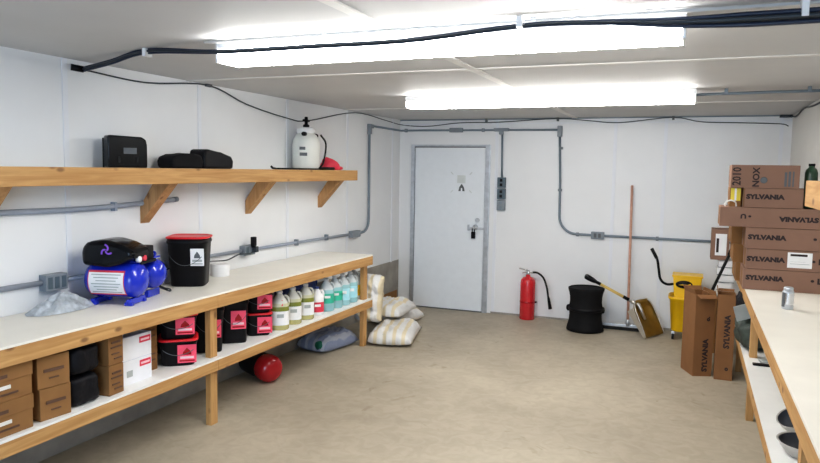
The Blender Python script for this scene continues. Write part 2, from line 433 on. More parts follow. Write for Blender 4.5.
o = build('wall_cable', MB().tube(smooth([(XR-.02, -.04, 2.425), (XR-.012, -.35, 2.40), (XR-.012, -.9, 2.43), (XR-.012, -1.7, 2.40), (XR-.012, -3., 2.42)]), .008, 6).obox((4.43, -.035, 2.425), (.12, .04, .03), None, .006), M['cable'], None, (XR-.02, -1, 2.4))
tag(o, 'dark cable running from the far right ceiling corner along the right wall', 'cable')

# ------------------------------------------------------------------ conduits
def conduit_box(mb, c, u, size, bev=.004):
    mb.obox(c, size, u, bev)
t = thing('wall_conduit', 'grey conduit low on the left wall just above the long workbench', 'conduit', (0, -3, 1.07))
cx = XL+.02
build('pipe', MB().tube([(cx, YB+3.5, 1.10), (cx, -5.47, 1.088)], .0165, 10), M['lgrey'], t)
build('pipe', MB().tube([(cx, -5.32, 1.085), (cx, -3.5, 1.078)], .0145, 10), M['lgrey'], t)
build('pipe', MB().tube([(cx, -3.34, 1.075), (cx, -1.5, 1.058)], .0145, 10), M['lgrey'], t)
ax = (Y3, Z3, X3)
ob = build('outlet_box', MB().obox((XL+.03, -5.395, 1.085), (.155, .10, .06), ax, .006), M['box'], t)
for dy in (-.048, 0, .048): build('outlet', MB().obox((XL+.061, -5.395+dy, 1.085), (.03, .07, .006), ax, .002), M['dbox'], ob)
ob = build('outlet_box', MB().obox((XL+.03, -3.42, 1.078), (.15, .085, .06), ax, .006), M['box'], t)
for dy in (-.04, .04): build('outlet', MB().obox((XL+.061, -3.42+dy, 1.078), (.035, .06, .006), ax, .002), M['dbox'], ob)
for y in (-4.4, -2.6, -2.0): build('strap', MB().box((XL, y-.012, 1.04), (XL+.04, y+.012, 1.10), .003), M['box'], t)

t = thing('wall_conduit', 'dark grey conduit looping from the left wall over the door and down again', 'conduit', (1, -.02, 2.3))
yb = -.022
build('outlet_box', MB().obox((XL+.03, -1.36, 1.055), (.2, .075, .055), ax, .006), M['box'], t)
lp = [(cx, -1.28, 1.055), (cx, -1.12, 1.058)]
lp += [(cx, -1.12+.15*math.sin(a), 1.208-.15*math.cos(a)) for a in [i*PI/16 for i in range(1, 9)]]
lp += [(cx, -.97, 1.6), (cx, -.975, 2.22)]
build('pipe', MB().tube(lp, .0145, 10), M['grey'], t)
build('corner_fitting', MB().obox((XL+.022, -.975, 2.265), (.05, .12, .045), ax, .008).obox((XL+.022, -.94, 2.30), (.09, .045, .04), ax, .008), M['box'], t)
build('pipe', MB().tube([(cx, -.93, 2.305), (cx, -.05, 2.30), (.005, yb, 2.30), (.1, yb, 2.302), (2.04, yb, 2.298)], .0125, 10), M['grey'], t)
build('fitting', MB().obox((.75, -.03, 2.302), (.17, .055, .055), None, .008), M['box'], t)
build('fitting', MB().obox((1.335, -.03, 2.303), (.19, .05, .04), None, .008).obox((1.335, -.03, 2.27), (.05, .045, .05), None, .006), M['box'], t)
build('corner_fitting', MB().obox((2.05, -.028, 2.28), (.055, .05, .13), None, .008), M['box'], t)
build('pipe', MB().tube([(1.345, yb, 2.26), (1.355, yb, 1.72)], .0125, 10), M['grey'], t)
for i, z in enumerate((1.655, 1.515, 1.375)):
    ob = build('outlet_box', MB().obox((1.357, -.03, z), (.10, .06, .128), None, .008), M['dbox'] if i < 2 else M['box'], t)
    build('outlet', MB().obox((1.357, -.062, z+.028), (.034, .006, .036), None, .003).obox((1.357, -.062, z-.028), (.034, .006, .036), None, .003), M['black'] if i < 2 else M['grey'], ob)
lp = [(2.05, yb, 2.22), (2.072, yb, 1.7), (2.078, yb, 1.27)]
lp += [(2.078+.21*(1-math.cos(a)), yb, 1.27-.21*math.sin(a)) for a in [i*PI/16 for i in range(1, 9)]]
lp += [(2.45, yb, 1.057), (3.5, yb, 1.052), (4.2, yb, 1.05)]
build('pipe', MB().tube(lp, .0145, 10), M['grey'], t)
ob = build('outlet_box', MB().obox((2.535, -.03, 1.057), (.15, .055, .085), None, .008), M['box'], t)
build('outlet', MB().obox((2.51, -.06, 1.057), (.03, .006, .05), None, .002).obox((2.56, -.06, 1.057), (.03, .006, .05), None, .002), M['dark'], ob)
for c in ((.06, 2.302), (1.1, 2.30), (2.07, 2.08), (2.074, 1.58), (2.3, 1.058), (3.2, 1.053)):
    build('strap', MB().obox((c[0], -.02, c[1]), (.03, .04, .045) if c[1] > 2.2 or c[1] < 1.1 else (.045, .04, .03), None, .004), M['box'], t)

t = thing('wall_pipe', 'bluish grey pipe on the left wall under the high shelf, ending near a bracket', 'pipe', (0, -5, 1.52))
build('pipe', MB().tube(smooth([(XL+.022, -7.2, 1.515), (XL+.022, -5.9, 1.52), (XL+.022, -5.1, 1.516), (XL+.022, -4.3, 1.548)]), .0175, 10), M['lgrey'], t)
build('end_cap', MB().tube([(XL+.022, -4.33, 1.547), (XL+.022, -4.29, 1.549)], .020, 10), M['grey'], t)
for y in (-6.2, -4.9): build('strap', MB().box((XL, y-.01, 1.49), (XL+.042, y+.01, 1.55), .003), M['lgrey'], t)

# ------------------------------------------------------------------ left workbench and high shelf
def bench(name, label, xw, xf, y0, y1, zt, zs, posts, sgn, lw=.088):
    """xw wall side, xf front; sgn +1 when the front faces +x"""
    t = thing(name, label, 'workbench', ((xw+xf)/2, (y0+y1)/2, 0))
    lo, hi = min(xw, xf), max(xw, xf)
    build('worktop', MB().box((lo, y0, zt-.014), (hi, y1, zt), .002), M['ply'], t)
    fr = (xf-.038*sgn, xf); fl, fh = min(fr), max(fr)
    cuts = [y0]+[p for p in posts if y0+.3 < p < y1-.3]+[y1]
    for a, b in zip(cuts, cuts[1:]):
        build('front_rail', MB().box((fl, a+.0012, zt-.102), (fh, b-.0012, zt-.0145), .003), M['wy'], t)
        build('shelf_rail', MB().box((fl, a+.0012, zs-.088), (fh, b-.0012, zs-.0145), .003), M['wy'], t)
    ins = .002*sgn
    sh = MB().box((min(xw, xf)+(.001), y0, zs-.014), (max(xw, xf)-.001, y1, zs), .002)
    build('lower_shelf', sh, M['shelfw'], t)
    a, b = sorted((xw, xw+.038*sgn))
    build('wall_cleat', MB().box((a, y0, zt-.102), (b, y1-.04, zt-.0145), .003), M['wy'], t)
    build('wall_cleat', MB().box((a, y0, zs-.088), (b, y1-.04, zs-.0145), .003), M['wy'], t)
    build('end_rail', MB().box((lo+.05, y1-.038, zt-.102), (hi-.04, y1-.001, zt-.0145), .003), M['wx'], t)
    build('end_rail', MB().box((lo+.05, y1-.038, zs-.088), (hi-.04, y1-.001, zs-.0145), .003), M['wx'], t)
    for p in posts:
        for x in (xf-.083*sgn,):
            a = (xf-.0385-lw if sgn > 0 else xf+.0385); yy = min(p, y1-.086)
            build('leg', MB().box((a, yy-.036, 0), (a+lw, yy+.036, zs-.0145), .003).box((a, yy-.036, zs+.0005), (a+lw, yy+.036, zt-.0145), .003), M['wz'], t)
    return t
bench('workbench', 'long white-topped pine workbench with a lower shelf along the left wall', XL+.012, .573, -7.3, -2.08, .93, .478, (-6.95, -4.57, -2.155), 1, .045)
bench('workbench', 'white-topped pine workbench with a lower shelf along the right wall', XR-.004, 3.955, -9.6, -1.35, .94, .472, (-8., -5.4, -2.87, -1.5), -1, .05)

def high_shelf(label, xw, xf, y0, y1, zt, ys, sgn):
    t = thing('wall_shelf', label, 'shelf', (xw, (y0+y1)/2, zt))
    lo, hi = min(xw, xf), max(xw, xf)
    a, b = sorted((xf, xf-.038*sgn))
    build('front_rail', MB().box((a, y0, zt-.103), (b, y1, zt+.001), .003), M['wy'], t)
    a, b = sorted((xw, xf-.0385*sgn))
    build('shelf_board', MB().box((a, y0, zt-.016), (b, y1, zt), .002), M['ply'], t)
    a, b = sorted((xw, xw+.038*sgn))
    build('wall_cleat', MB().box((a, y0, zt-.103), (b, y1, zt-.0165), .003), M['wy'], t)
    for y in ys:
        xi = xf-.04*sgn
        p = [(xw, zt-.39), (xw, zt-.27), (xw+(xi-xw)*.62, zt-.018), (xi, zt-.018), (xi, zt-.075)]
        w = abs(xf-xw)
        build('bracket', MB().prism(p, (0, y-.044, 0), X3, Z3, Y3, .088, .003), M['wdiag'], t)
    return t
high_shelf('long pine shelf on diagonal wooden brackets high on the left wall', XL, .30, -7.3, -1.90, 1.778, (-5.87, -4.60, -3.365, -2.11), 1)
high_shelf('short end of a pine shelf high on the right wall above the right bench', XR, 3.98, -9.6, -5.2, 1.776, (-5.6, -7.2), -1)

# ------------------------------------------------------------------ things on the high shelf
zs = 1.779
t = thing('towel_dispenser', 'glossy black paper towel dispenser standing on the left high shelf', 'dispenser', (.12, -4.93, zs), math.radians(-28))
d = MB().prism([(-.135, 0), (.135, 0), (.135, .15), (.127, .185), (.10, .203), (-.125, .21), (-.135, .20)], (-.02, 0, 0), Y3, Z3, X3, .10, .010)
build('cover', d, M['blackg'], t, world=False)
build('back_plate', MB().box((-.07, -.13, .0), (-.02, .13, .195), .006), M['blackm'], t, world=False)
build('window', MB().box((.0802, -.03, .09), (.0815, .06, .13), .0004), M['dark'], t, world=False)
build('lever', MB().box((.080, -.07, .03), (.087, -.055, .075), .002), M['rubber'], t, world=False)
build('lever', MB().box((.080, .055, .03), (.087, .07, .07), .002), M['rubber'], t, world=False)
t.scale = (.9, .92, .98)

def blob(prof, o, u, w, d, bev): return MB().prism(prof, o, u, Z3, w, d, bev)
p1 = [(-.19, .0), (.19, 0), (.20, .05), (.17, .095), (.06, .108), (-.08, .10), (-.17, .085), (-.20, .05)]
o = build('black_pouch', MB().prism(p1, (.07, -4.425, zs), Y3*.82, Z3, X3, .15, .018).wobble(.006, 14), M['blackm'], None, (.14, -4.425, zs))
tag(o, 'low black pouch lying on the high shelf right of the towel dispenser', 'pouch')
p2 = [(-.19, 0), (.20, 0), (.21, .06), (.18, .098), (.02, .125), (-.13, .145), (-.175, .14), (-.19, .10)]
o = build('black_case', MB().prism(p2, (.07, -4.085, zs), Y3*.88, Z3, X3, .15, .018), M['black'], None, (.14, -4.085, zs))
tag(o, 'black hard case with a slanting top on the high shelf beside the pouch', 'case')

t = thing('pump_sprayer', 'milky white pump sprayer tank with black fittings on the high shelf', 'sprayer', (.13, -2.62, zs))
sx, sy = .12, -2.64
build('tank', MB().lathe([(.118, 0), (.13, .02), (.131, .24), (.122, .285), (.098, .325), (.07, .345), (.068, .37)], (sx, sy, zs+.004), None, 28), M['tanksp'], t)
build('collar', MB().lathe([(.085, .345), (.09, .352), (.09, .385), (.07, .40)], (sx, sy, zs), None, 20), M['white'], t)
pm = build('pump', MB().lathe([(.03, .40), (.03, .425), (.016, .43), (.016, .49)], (sx, sy, zs), None, 14), M['black'], t)
build('handle', MB().tube([(sx, sy-.05, zs+.465), (sx, sy+.05, zs+.465)], .012, 8).tube([(sx, sy, zs+.45), (sx, sy, zs+.50)], .015, 8), M['black'], pm)
build('fitting', MB().lathe([(.02, 0), (.02, .035), (.012, .05)], (sx+.04, sy-.085, zs+.335), (X3, Z3, -Y3), 12).lathe([(.02, 0), (.02, .035), (.012, .05)], (sx+.05, sy+.075, zs+.325), (X3, Z3, Y3), 12), M['black'], t)
d = V((.66, -.75, 0)); r = V((.75, .66, 0))
build('mark', MB().obox(V((sx, sy, zs+.20))+d*.1315-r*.06, (.055, .003, .028), (r, -d, Z3)).obox(V((sx, sy, zs+.145))+d*.132-r*.05, (.07, .003, .03), (r, -d, Z3)), M['dark'], t)
build('hose', MB().tube(smooth([(sx+.10, sy+.10, zs+.335), (sx+.13, sy+.15, zs+.25), (sx+.10, sy+.16, zs+.08), (sx+.05, sy+.17, zs+.02)]), .009, 8), M['rubber'], t)
t = thing('spray_wand', 'thin black spray wand lying on the high shelf in front of the white sprayer', 'wand', (.23, -2.8, zs))
build('tube', MB().tube([(.25, -3.35, zs+.008), (.25, -2.55, zs+.008)], .007, 8), M['rubber'], t)
build('grip', MB().tube([(.25, -2.62, zs+.014), (.25, -2.33, zs+.014)], [.013, .016], 8), M['black'], t)
build('nozzle', MB().tube([(.25, -3.35, zs+.007), (.25, -3.41, zs+.012), (.25, -3.43, zs+.026)], .009, 8), M['black'], t)
mb = MB().sphere((.13, -2.2, zs+.045), .11, .9, 1., .62, 20); mb.wobble(.03, 9, 3); mb.sphere((.16, -2.07, zs+.02), .05, 1, 1.2, .45, 12).sphere((.12, -2.24, zs+.085), .045, 1, 1, 1., 12)
for v in mb.bm.verts: v.co.z = max(v.co.z, zs+.001)
o = build('red_cloth', mb, M['redlab'], None, (.13, -2.2, zs)); tag(o, 'crumpled red cloth at the far end of the left high shelf', 'cloth')

# ------------------------------------------------------------------ on the left worktop
zt = .9305
mb = MB(); N = 44
def pileh(u, v):
    e = max(0, 1-(u*u+v*v)); return e**.75*(.055+.075*math.exp(-((u-.15)**2*3+v*v*2)))
g = [[None]*(N+1) for _ in range(N+1)]
for i in range(N+1):
    for j in range(N+1):
        u, v = i/N*2-1, j/N*2-1
        q = math.sqrt(1-v*v/2), math.sqrt(1-u*u/2); uu, vv = u*q[0], v*q[1]
        e = pileh(uu, vv); nn = noise.noise(V((uu*4, vv*4, 1)))*.02+noise.noise(V((uu*9, vv*9, 2)))*.012
        rx = 1+.12*noise.noise(V((uu*2, vv*2, 5)))
        g[i][j] = mb.bm.verts.new((.10+vv*.112, -5.435+uu*.225*rx, zt+.002+max(0, e*.8+nn*min(1, e*25))))
for i in range(N):
    for j in range(N): mb._face([g[i][j], g[i+1][j], g[i+1][j+1], g[i][j+1]], True)
o = build('plastic_sheet', mb, M['plastic'], None, (.10, -5.42, zt)); tag(o, 'crumpled pile of grey plastic sheeting on the left bench', 'sheet')

# air compressor
ca = math.radians(16)
t = thing('air_compressor', 'blue twin-tank air compressor with a black motor cover on the left bench', 'compressor', (.205, -5.03, zt), ca)
def tank(cx, cy, cz, L, r):
    return MB().lathe([(.002, -L/2-.062), (.05*r/.115, -L/2-.055), (.088*r/.115, -L/2-.035), (.108*r/.115, -L/2-.01), (r, -L/2+.01), (r, L/2-.01), (.108*r/.115, L/2+.01), (.088*r/.115, L/2+.035), (.05*r/.115, L/2+.055), (.002, L/2+.062)], (cx, cy, cz), (Y3, Z3, X3), 26)
tk = build('tank', tank(0, -.10, .152, .27, .112), M['blue'], t, world=False)
def curved(cx, cy, cz, r, x0, x1, a0, a1, n=10):
    mb = MB()
    rg = [[(x, cy+math.cos(a0+(a1-a0)*i/n)*r, cz+math.sin(a0+(a1-a0)*i/n)*r) for i in range(n+1)] for x in (x0, x1)]
    return mb.rings(rg, False, True, False)
lb = build('label', curved(0, -.10, .152, .1135, -.13, .105, PI*.80, PI*1.28), M['redlab'], tk, world=False)
lb = build('label_print', curved(0, -.10, .152, .1142, -.125, .10, PI*.84, PI*1.24), M['paper'], tk, world=False)
lp_ = MB()
for q in range(7):
    a_ = PI*(.88+.32*q/6)
    lp_.obox((-.012, -.10+math.cos(a_)*.1146, .152+math.sin(a_)*.1146), (.19-.03*(q % 3), .0012, .006), (X3, V((math.cos(a_), math.sin(a_), 0)) if False else V((0, math.cos(a_), math.sin(a_))), V((0, -math.sin(a_), math.cos(a_)))))
build('label_text', lp_, M['greypatch'], lb, world=False) if False else build('label_text', lp_, M['greypatch'], tk, world=False)
tk2 = build('tank', tank(.01, .15, .155, .25, .098), M['blue'], t, world=False)
for x in (-.11, .12):
    build('foot', MB().obox((x, -.10, .022), (.03, .19, .036), None, .006).obox((x, -.18, .012), (.05, .03, .022), None, .004).obox((x, -.02, .012), (.05, .03, .022), None, .004), M['blue'], t, world=False)
    build('foot', MB().obox((x*.8, .165, .025), (.03, .16, .048), None, .006), M['blue'], t, world=False)
pr = [(a_*.80-.005, .235+(b_-.235)*.90) for a_, b_ in [(-.20, .25), (-.205, .34), (-.19, .385), (-.15, .415), (-.02, .43), (.10, .405), (.19, .37), (.215, .335), (.21, .30), (.10, .255), (.0, .235)]]
cv = build('motor_cover', MB().prism(pr, (0, -.22, 0), X3, Z3, Y3, .24, .03), M['blackg'], t, world=False)
for a in (0, 2.1, 4.2):
    pass
mb = MB()
for k in range(3):
    pts = [(.0+.034*math.cos(1.0*s+k*2.1)*s/1.6, -.2215, .345+.034*math.sin(1.0*s+k*2.1)*s/1.6) for s in [.2+.14*i for i in range(12)]]
    mb.tube(pts, .0055, 6)
build('swirl_decal', mb, M['purple'], cv, world=False)
build('pump_head', MB().obox((.08, .04, .30), (.12, .14, .10), None, .012).obox((.06, .0, .255), (.2, .2, .02), None, .004), M['black'], t, world=False)
build('gauge', MB().lathe([(.020, 0), (.020, .02), (.016, .024)], (.15, -.13, .285), (Y3, Z3, X3), 16), M['white'], t, world=False)
build('knob', MB().lathe([(.018, 0), (.018, .03)], (.14, -.06, .285), (Y3, Z3, X3), 12), M['redlab'], t, world=False)
build('saddle', MB().obox((0, .05, .262), (.26, .34, .014), None, .004), M['blue'], t, world=False)
build('handle', MB().tube(smooth([(.10, .165, .25), (.12, .165, .29), (.04, .165, .30), (-.06, .165, .29), (-.08, .165, .25)]), .009, 8), M['blue'], t, world=False)
build('drain_valve', MB().tube([(.18, .10, .08), (.23, .11, .055)], .008, 8), M['rubber'], t, world=False)

o = build('power_cord', MB().tube(smooth([(.30, -4.82, zt+.055), (.27, -4.70, zt+.012), (.20, -4.62, zt+.008), (.08, -4.58, zt+.01), (.015, -4.52, zt+.07), (.01, -4.36, zt+.12), (.01, -4.15, zt+.11), (.01, -3.95, zt+.11), (.03, -3.75, zt+.10), (.04, -3.6, zt+.13), (.05, -3.45, zt+.125), (.045, -3.40, zt+.14)]), .0055, 6).obox((XL+.085, -3.38, 1.085), (.04, .04, .05), (X3, Y3, Z3), .006), M['cable'], None, (.1, -4.2, zt))
tag(o, 'black power cord trailing over the left bench to the wall outlet', 'cord')
o = build('plug_adapter', MB().obox((XL+.08, -3.40, 1.155), (.035, .045, .08), None, .008).obox((XL+.08, -3.40, 1.112), (.03, .03, .02), None, .004), M['black'], None, (XL+.08, -3.4, 1.15))
tag(o, 'black plug adapter standing up from the grey outlet on the left wall', 'plug')

o = build('paper_roll', MB().lathe([(.02, .0), (.072, 0), (.075, .004), (.075, .092), (.072, .096), (.02, .096), (.02, .0)], (.10, -3.93, zt), None, 24, False), M['paper'], None, (.10, -3.93, zt))
tag(o, 'white paper roll standing on the left bench beside the black pail', 'roll')

# pails
def pail(loc, rotz, label, group, W, Hh, square=3.6, lid=True, labpos=None, labw=.13, labh=.15, labmat='pink', redlid=True, world_label=True):
    t = thing('pail', label, 'pail', loc, rotz, group)
    r0, r1 = W*.43, W*.5
    build('body', MB().lathe([(r0*.96, 0), (r0, .008), (r1*.985, Hh*.86), (r1*1.03, Hh*.87), (r1*1.03, Hh*.91), (r1, Hh*.92), (r1, Hh-.012)], (0, 0, 0), None, 40, True, square), M['black'], t, world=False)
    l = build('lid', MB().lathe([(r1*1.0, Hh-.014), (r1*1.06, Hh-.013), (r1*1.06, Hh-.004), (r1*.98, Hh), (r1*.90, Hh), (r1*.88, Hh*.985)], (0, 0, 0), None, 40, True, square), M['red' if redlid else 'black'], t, world=False)
    # label on the -y face (local), printed plate with emblem
    s = (r1-r0)/(Hh*.86)
    def on(zv): return -(r0+s*zv)
    zc = Hh*labpos[1]
    n = V((0, -1, -s)).normalized(); up = V((0, -s, 1)).normalized()
    c = V((labpos[0], on(zc), zc))+n*.0015
    lb = build('label', MB().obox(c, (labw, .003, labh), (X3, -n, up)), M[labmat], t, world=False)
    c2 = c+n*.002
    dk = 'redlab' if labmat == 'pink' else 'dark'
    build('emblem', MB().prism([(-labw*.24, -labh*.05), (labw*.24, -labh*.05), (labw*.20, labh*.12), (0, labh*.34), (-labw*.20, labh*.12)], c2, X3, up, n, .001), M[dk] if labmat != 'pink' else M['dred'], lb, world=False)
    build('print', MB().obox(c2-up*labh*.2, (labw*.72, .001, labh*.13), (X3, -n, up)), M['pale' if labmat == 'pink' else 'greypatch'], lb, world=False)
    build('print', MB().obox(c2-up*labh*.38, (labw*.8, .001, labh*.08), (X3, -n, up)), M['dred' if labmat == 'pink' else 'greypatch'], lb, world=False)
    build('bail_handle', MB().tube(smooth([(-r1*1.02, 0, Hh*.83), (-r1*.8, -r1*.85, Hh*.62), (0-r1*.3, -r1*1.08, Hh*.46), (r1*.25, -r1*1.08, Hh*.46), (r1*.8, -r1*.95, Hh*.62), (r1*1.02, 0, Hh*.83)]), .0022, 6), M['dark'], t, world=False)
    return t
RZ = math.radians(40)
pail((.158, -4.355, zt), math.radians(28), 'tall black pail with a red lid and white label standing on the left bench', 'black pails', .285, .36, 5., labpos=(.08, .60), labw=.095, labh=.125, labmat='paper')
zsh = .4785
pail((.395, -4.765, zsh), RZ, 'small black pail with pink label, lower of the pair left of the middle bench leg', 'black pails', .245, .18, 5.5, labpos=(.055, .46), labw=.12, labh=.125)
pail((.395, -4.765, zsh+.1825), RZ, 'small black pail with pink label, upper of the pair left of the middle bench leg', 'black pails', .245, .165, 5.5, labpos=(.045, .52), labw=.12, labh=.115)
pail((.37, -4.42, zsh), RZ, 'tall black pail with pink label just right of the middle bench leg', 'black pails', .215, .345, 6., labpos=(.035, .50), labw=.10, labh=.13, redlid=False)
pail((.37, -4.125, zsh), RZ, 'tall black pail with pink label between the bench-leg pail and the stacked small pails', 'black pails', .215, .345, 6., labpos=(.03, .52), labw=.11, labh=.14, redlid=False)
pail((.40, -3.85, zsh), RZ, 'small black pail with pink label, lower of the pair beside the liquid jugs', 'black pails', .205, .18, 5.5, labpos=(.045, .48), labw=.115, labh=.13)
pail((.40, -3.85, zsh+.1825), RZ, 'small black pail with pink label, upper of the pair beside the liquid jugs', 'black pails', .205, .165, 5.5, labpos=(.045, .52), labw=.115, labh=.115)

# cartons on the lower shelf (faces look towards +x)
def carton(loc, size, rotz, label, group, m, dress=None, lid=0.):
    t = thing('carton', label, 'box', loc, rotz, group)
    sx, sy, sz = size
    build('body', MB().box((-sx/2, -sy/2, 0), (sx/2, sy/2, sz-(lid and .002)), .004), m, t, world=False)
    if lid: build('lid', MB().box((-sx/2-.004, -sy/2-.004, sz-lid), (sx/2+.004, sy/2+.004, sz), .004), m, t, world=False)
    if dress: dress(t, sx, sy, sz)
    return t
def face_marks(t, sx, sy, sz, rows, m='inkb'):
    for n, (y, z, w, h, mm) in enumerate(rows):
        build('print' if mm != 'tape' else 'handle_slot', MB().box((sx/2, y*sy-w*sy/2, z*sz-h*sz/2), (sx/2+.0055, y*sy+w*sy/2, z*sz+h*sz/2)), M[mm], t, world=False)
def dressA(t, sx, sy, sz):
    face_marks(t, sx, sy, sz, [(-.30, .70, .22, .08, 'inkb'), (.06, .72, .20, .10, 'inkb'), (-.32, .52, .2, .05, 'inkb'), (.0, .40, .40, .10, 'tape'), (-.3, .28, .3, .05, 'inkb'), (.15, .2, .3, .05, 'inkb')])
for z, s in ((0, 'lower'), (.173, 'upper')):
    carton((.38, -6.20, zsh+z), (.32, .40, .172), 0, 'brown carton with pale handle slot, %s of the pair at the shelf\'s near end' % s, 'brown cartons on the lower shelf', M['carton2'], dressA, .075)
def dressB(t, sx, sy, sz): face_marks(t, sx, sy, sz, [(.0, .55, .62, .09, 'inkb'), (0, .30, .3, .04, 'inkb')])
for z, s, r in ((0, 'lower', -6), (.168, 'upper', -9)):
    carton((.40, -5.845, zsh+z), (.27, .175, .166), math.radians(r), 'small askew brown carton with faded print, %s of its pair beside black bags' % s, 'brown cartons on the lower shelf', M['carton2'], dressB)
def lump(c, s, amp, fr, seed, m, name, label, cat, bev=.04, pw=3., zmin=None, group=None):
    mb = MB(); seg = 36; n = 22; out = []
    for i in range(n+1):
        th = -PI/2+PI*i/n; ct, st = math.cos(th), math.sin(th)
        cz = math.copysign(abs(st)**(2/pw), st); cr = max(1e-3, abs(ct)**(2/pw)); ring = []
        for k in range(seg):
            a = 2*PI*k/seg; cx, sy = math.cos(a), math.sin(a)
            f = (abs(cx)**pw+abs(sy)**pw)**(-1/pw)
            ring.append(V((c[0]+s[0]/2*cr*cx*f, c[1]+s[1]/2*cr*sy*f, c[2]+s[2]/2+s[2]/2*cz)))
        out.append(ring)
    mb.rings(out)
    mb.wobble(amp, fr, seed); mb.wobble(amp*.5, fr*2.3, seed+4)
    for v in mb.bm.verts: v.co.z = max(v.co.z, (zmin if zmin is not None else c[2])+.0008)
    o = build(name, mb, m, None, (c[0], c[1], c[2])); tag(o, label, cat, group); return o
lump((.38, -5.645, zsh), (.30, .20, .165), .010, 12, 1, M['bag'], 'rubbish_bag_pack', 'folded black plastic bag pack, lower of two squeezed between brown cartons', 'bag', pw=6)
lump((.385, -5.645, zsh+.168), (.30, .205, .16), .014, 11, 5, M['bag'], 'rubbish_bag_pack', 'folded black plastic bag pack, upper of two squeezed between brown cartons', 'bag', pw=5)
def dressD(t, sx, sy, sz): face_marks(t, sx, sy, sz, [(.0, .74, .6, .06, 'inkb'), (0, .58, .7, .05, 'inkb'), (-.05, .36, .5, .04, 'inkb'), (.1, .2, .5, .04, 'inkb')])
for z, s in ((0, 'lower'), (.177, 'upper')):
    carton((.40, -5.45, zsh+z), (.26, .115, .174), math.radians(3), 'narrow brown carton, %s of the pair just left of the white cartons' % s, 'brown cartons on the lower shelf', M['carton'], dressD)
def dressE(t, sx, sy, sz):
    build('top_sheet', MB().box((-sx/2+.003, -sy/2+.003, sz-.0005), (sx/2-.003, sy/2-.003, sz+.0012)), M['wcartop'], t, world=False)
    l = build('label', MB().box((sx/2, sy*.12, sz*.62), (sx/2+.001, sy*.47, sz*.88)), M['redlab'], t, world=False)
    build('print', MB().box((sx/2+.001, sy*.16, sz*.70), (sx/2+.002, sy*.43, sz*.79)), M['pale'], l, world=False)
def dressE2(t, sx, sy, sz):
    dressE(t, sx, sy, sz)
    build('print', MB().box((sx/2, -sy*.28, sz*.32), (sx/2+.001, -sy*.10, sz*.58)), M['greypatch'], t, world=False)
carton((.34, -5.235, zsh), (.27, .265, .148), 0, 'white carton with red label and grey code, lower of the white pair', 'white cartons', M['wcarton'], dressE2)
carton((.34, -5.235, zsh+.1495), (.27, .265, .143), 0, 'white carton with red label, upper of the white pair', 'white cartons', M['wcarton'], dressE)
def dressF(t, sx, sy, sz): face_marks(t, sx, sy, sz, [(.0, .7, .7, .05, 'inkb'), (0, .45, .7, .05, 'inkb')])
for z, s in ((0, 'lower'), (.157, 'upper')):
    carton((.25, -5.022, zsh+z), (.26, .15, .155), 0, 'brown carton set back in shade, %s of the pair between white cartons and black pails' % s, 'brown cartons on the lower shelf', M['carton'], dressF)
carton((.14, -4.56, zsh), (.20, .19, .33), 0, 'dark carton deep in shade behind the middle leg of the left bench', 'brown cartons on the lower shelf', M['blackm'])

# ------------------------------------------------------------------ jugs
def jug_proto(label, body, labm, capm, hh=.295, r=.073, seg=28, lz=(.04, .155), mark=False):
    t = thing('jug', label, 'bottle', (0, 0, 0), 0, 'jugs on the lower shelf')
    b = build('bottle', MB().lathe([(r*.9, 0), (r, .008), (r, hh*.56), (r*.97, hh*.62), (r*.78, hh*.74), (r*.45, hh*.86), (r*.27, hh*.92), (r*.26, hh*.95)], (0, 0, 0), None, seg, True, 2.6), body, t, world=False)
    build('handle', MB().tube(smooth([(r*.50, r*.1, hh*.86), (r*.86, r*.15, hh*.82), (r*1.0, r*.18, hh*.70), (r*.93, r*.18, hh*.58)]), .010, 8), body, t, world=False)
    build('cap', MB().lathe([(r*.31, hh*.925), (r*.33, hh*.93), (r*.33, hh*.99), (r*.28, hh)], (0, 0, 0), None, 18), capm, t, world=False)
    rr = r*1.006; a0, a1 = -PI*1.02, PI*.12; n = 16
    rg = []
    for z in lz:
        ring = []
        for i in range(n+1):
            a = a0+(a1-a0)*i/n; c, s = math.cos(a), math.sin(a); f = (abs(c)**2.6+abs(s)**2.6)**(-1/2.6)
            ring.append(V((rr*f*c, rr*f*s, z)))
        rg.append(ring)
    lb = build('label', MB().rings(rg, False, True, False), labm, t, world=False)
    q = V((.06, -.998, 0)); 
    rx = r*1.012
    build('print', MB().box((-.03, -rx-.001, lz[0]+(lz[1]-lz[0])*.55), (.025, -rx+.002, lz[0]+(lz[1]-lz[0])*.8)), M['greypatch'] if labm is M['paper'] else M['paper'], lb, world=False)
    if mark: build('mark', MB().obox((.012, -r*.80, hh*.70), (.014, .004, .05), (X3, V((0, .88, -.4)), V((0, .4, .88))), .001), M['redlab'], t, world=False)
    return t
j1 = jug_proto('clear jug of yellow-green liquid with a red mark, nearest to the black pails', M['jgreen'], M['paper'], M['white'], .315, .077, mark=True)
j1.location = (.46, -3.63, zsh); j1.rotation_euler.z = RZ
j2 = jug_proto('clear jug of yellow-green liquid, second from the black pails', M['jgreen'], M['paper'], M['white'], .31, .073)
j2.location = (.45, -3.41, zsh); j2.rotation_euler.z = RZ
dup(j2, (.45, -3.20, zsh), RZ+.1, 'clear jug of yellow-green liquid beside the small white red-labelled bottle')
t = jug_proto('small white bottle with a red label among the jugs', M['white'], M['redlab'], M['bluecap'], .255, .062, lz=(.03, .12)); t['group'] = 'jugs on the lower shelf'
t.location = (.455, -3.01, zsh); t.rotation_euler.z = RZ
j = jug_proto('pale jug with green label, nearer of the two green-labelled jugs', M['jblue'], M['teal'], M['white'], .30, .073, lz=(.075, .165))
j.location = (.44, -2.81, zsh); j.rotation_euler.z = RZ
dup(j, (.44, -2.645, zsh), RZ, 'pale jug with green label, farther of the two green-labelled jugs')
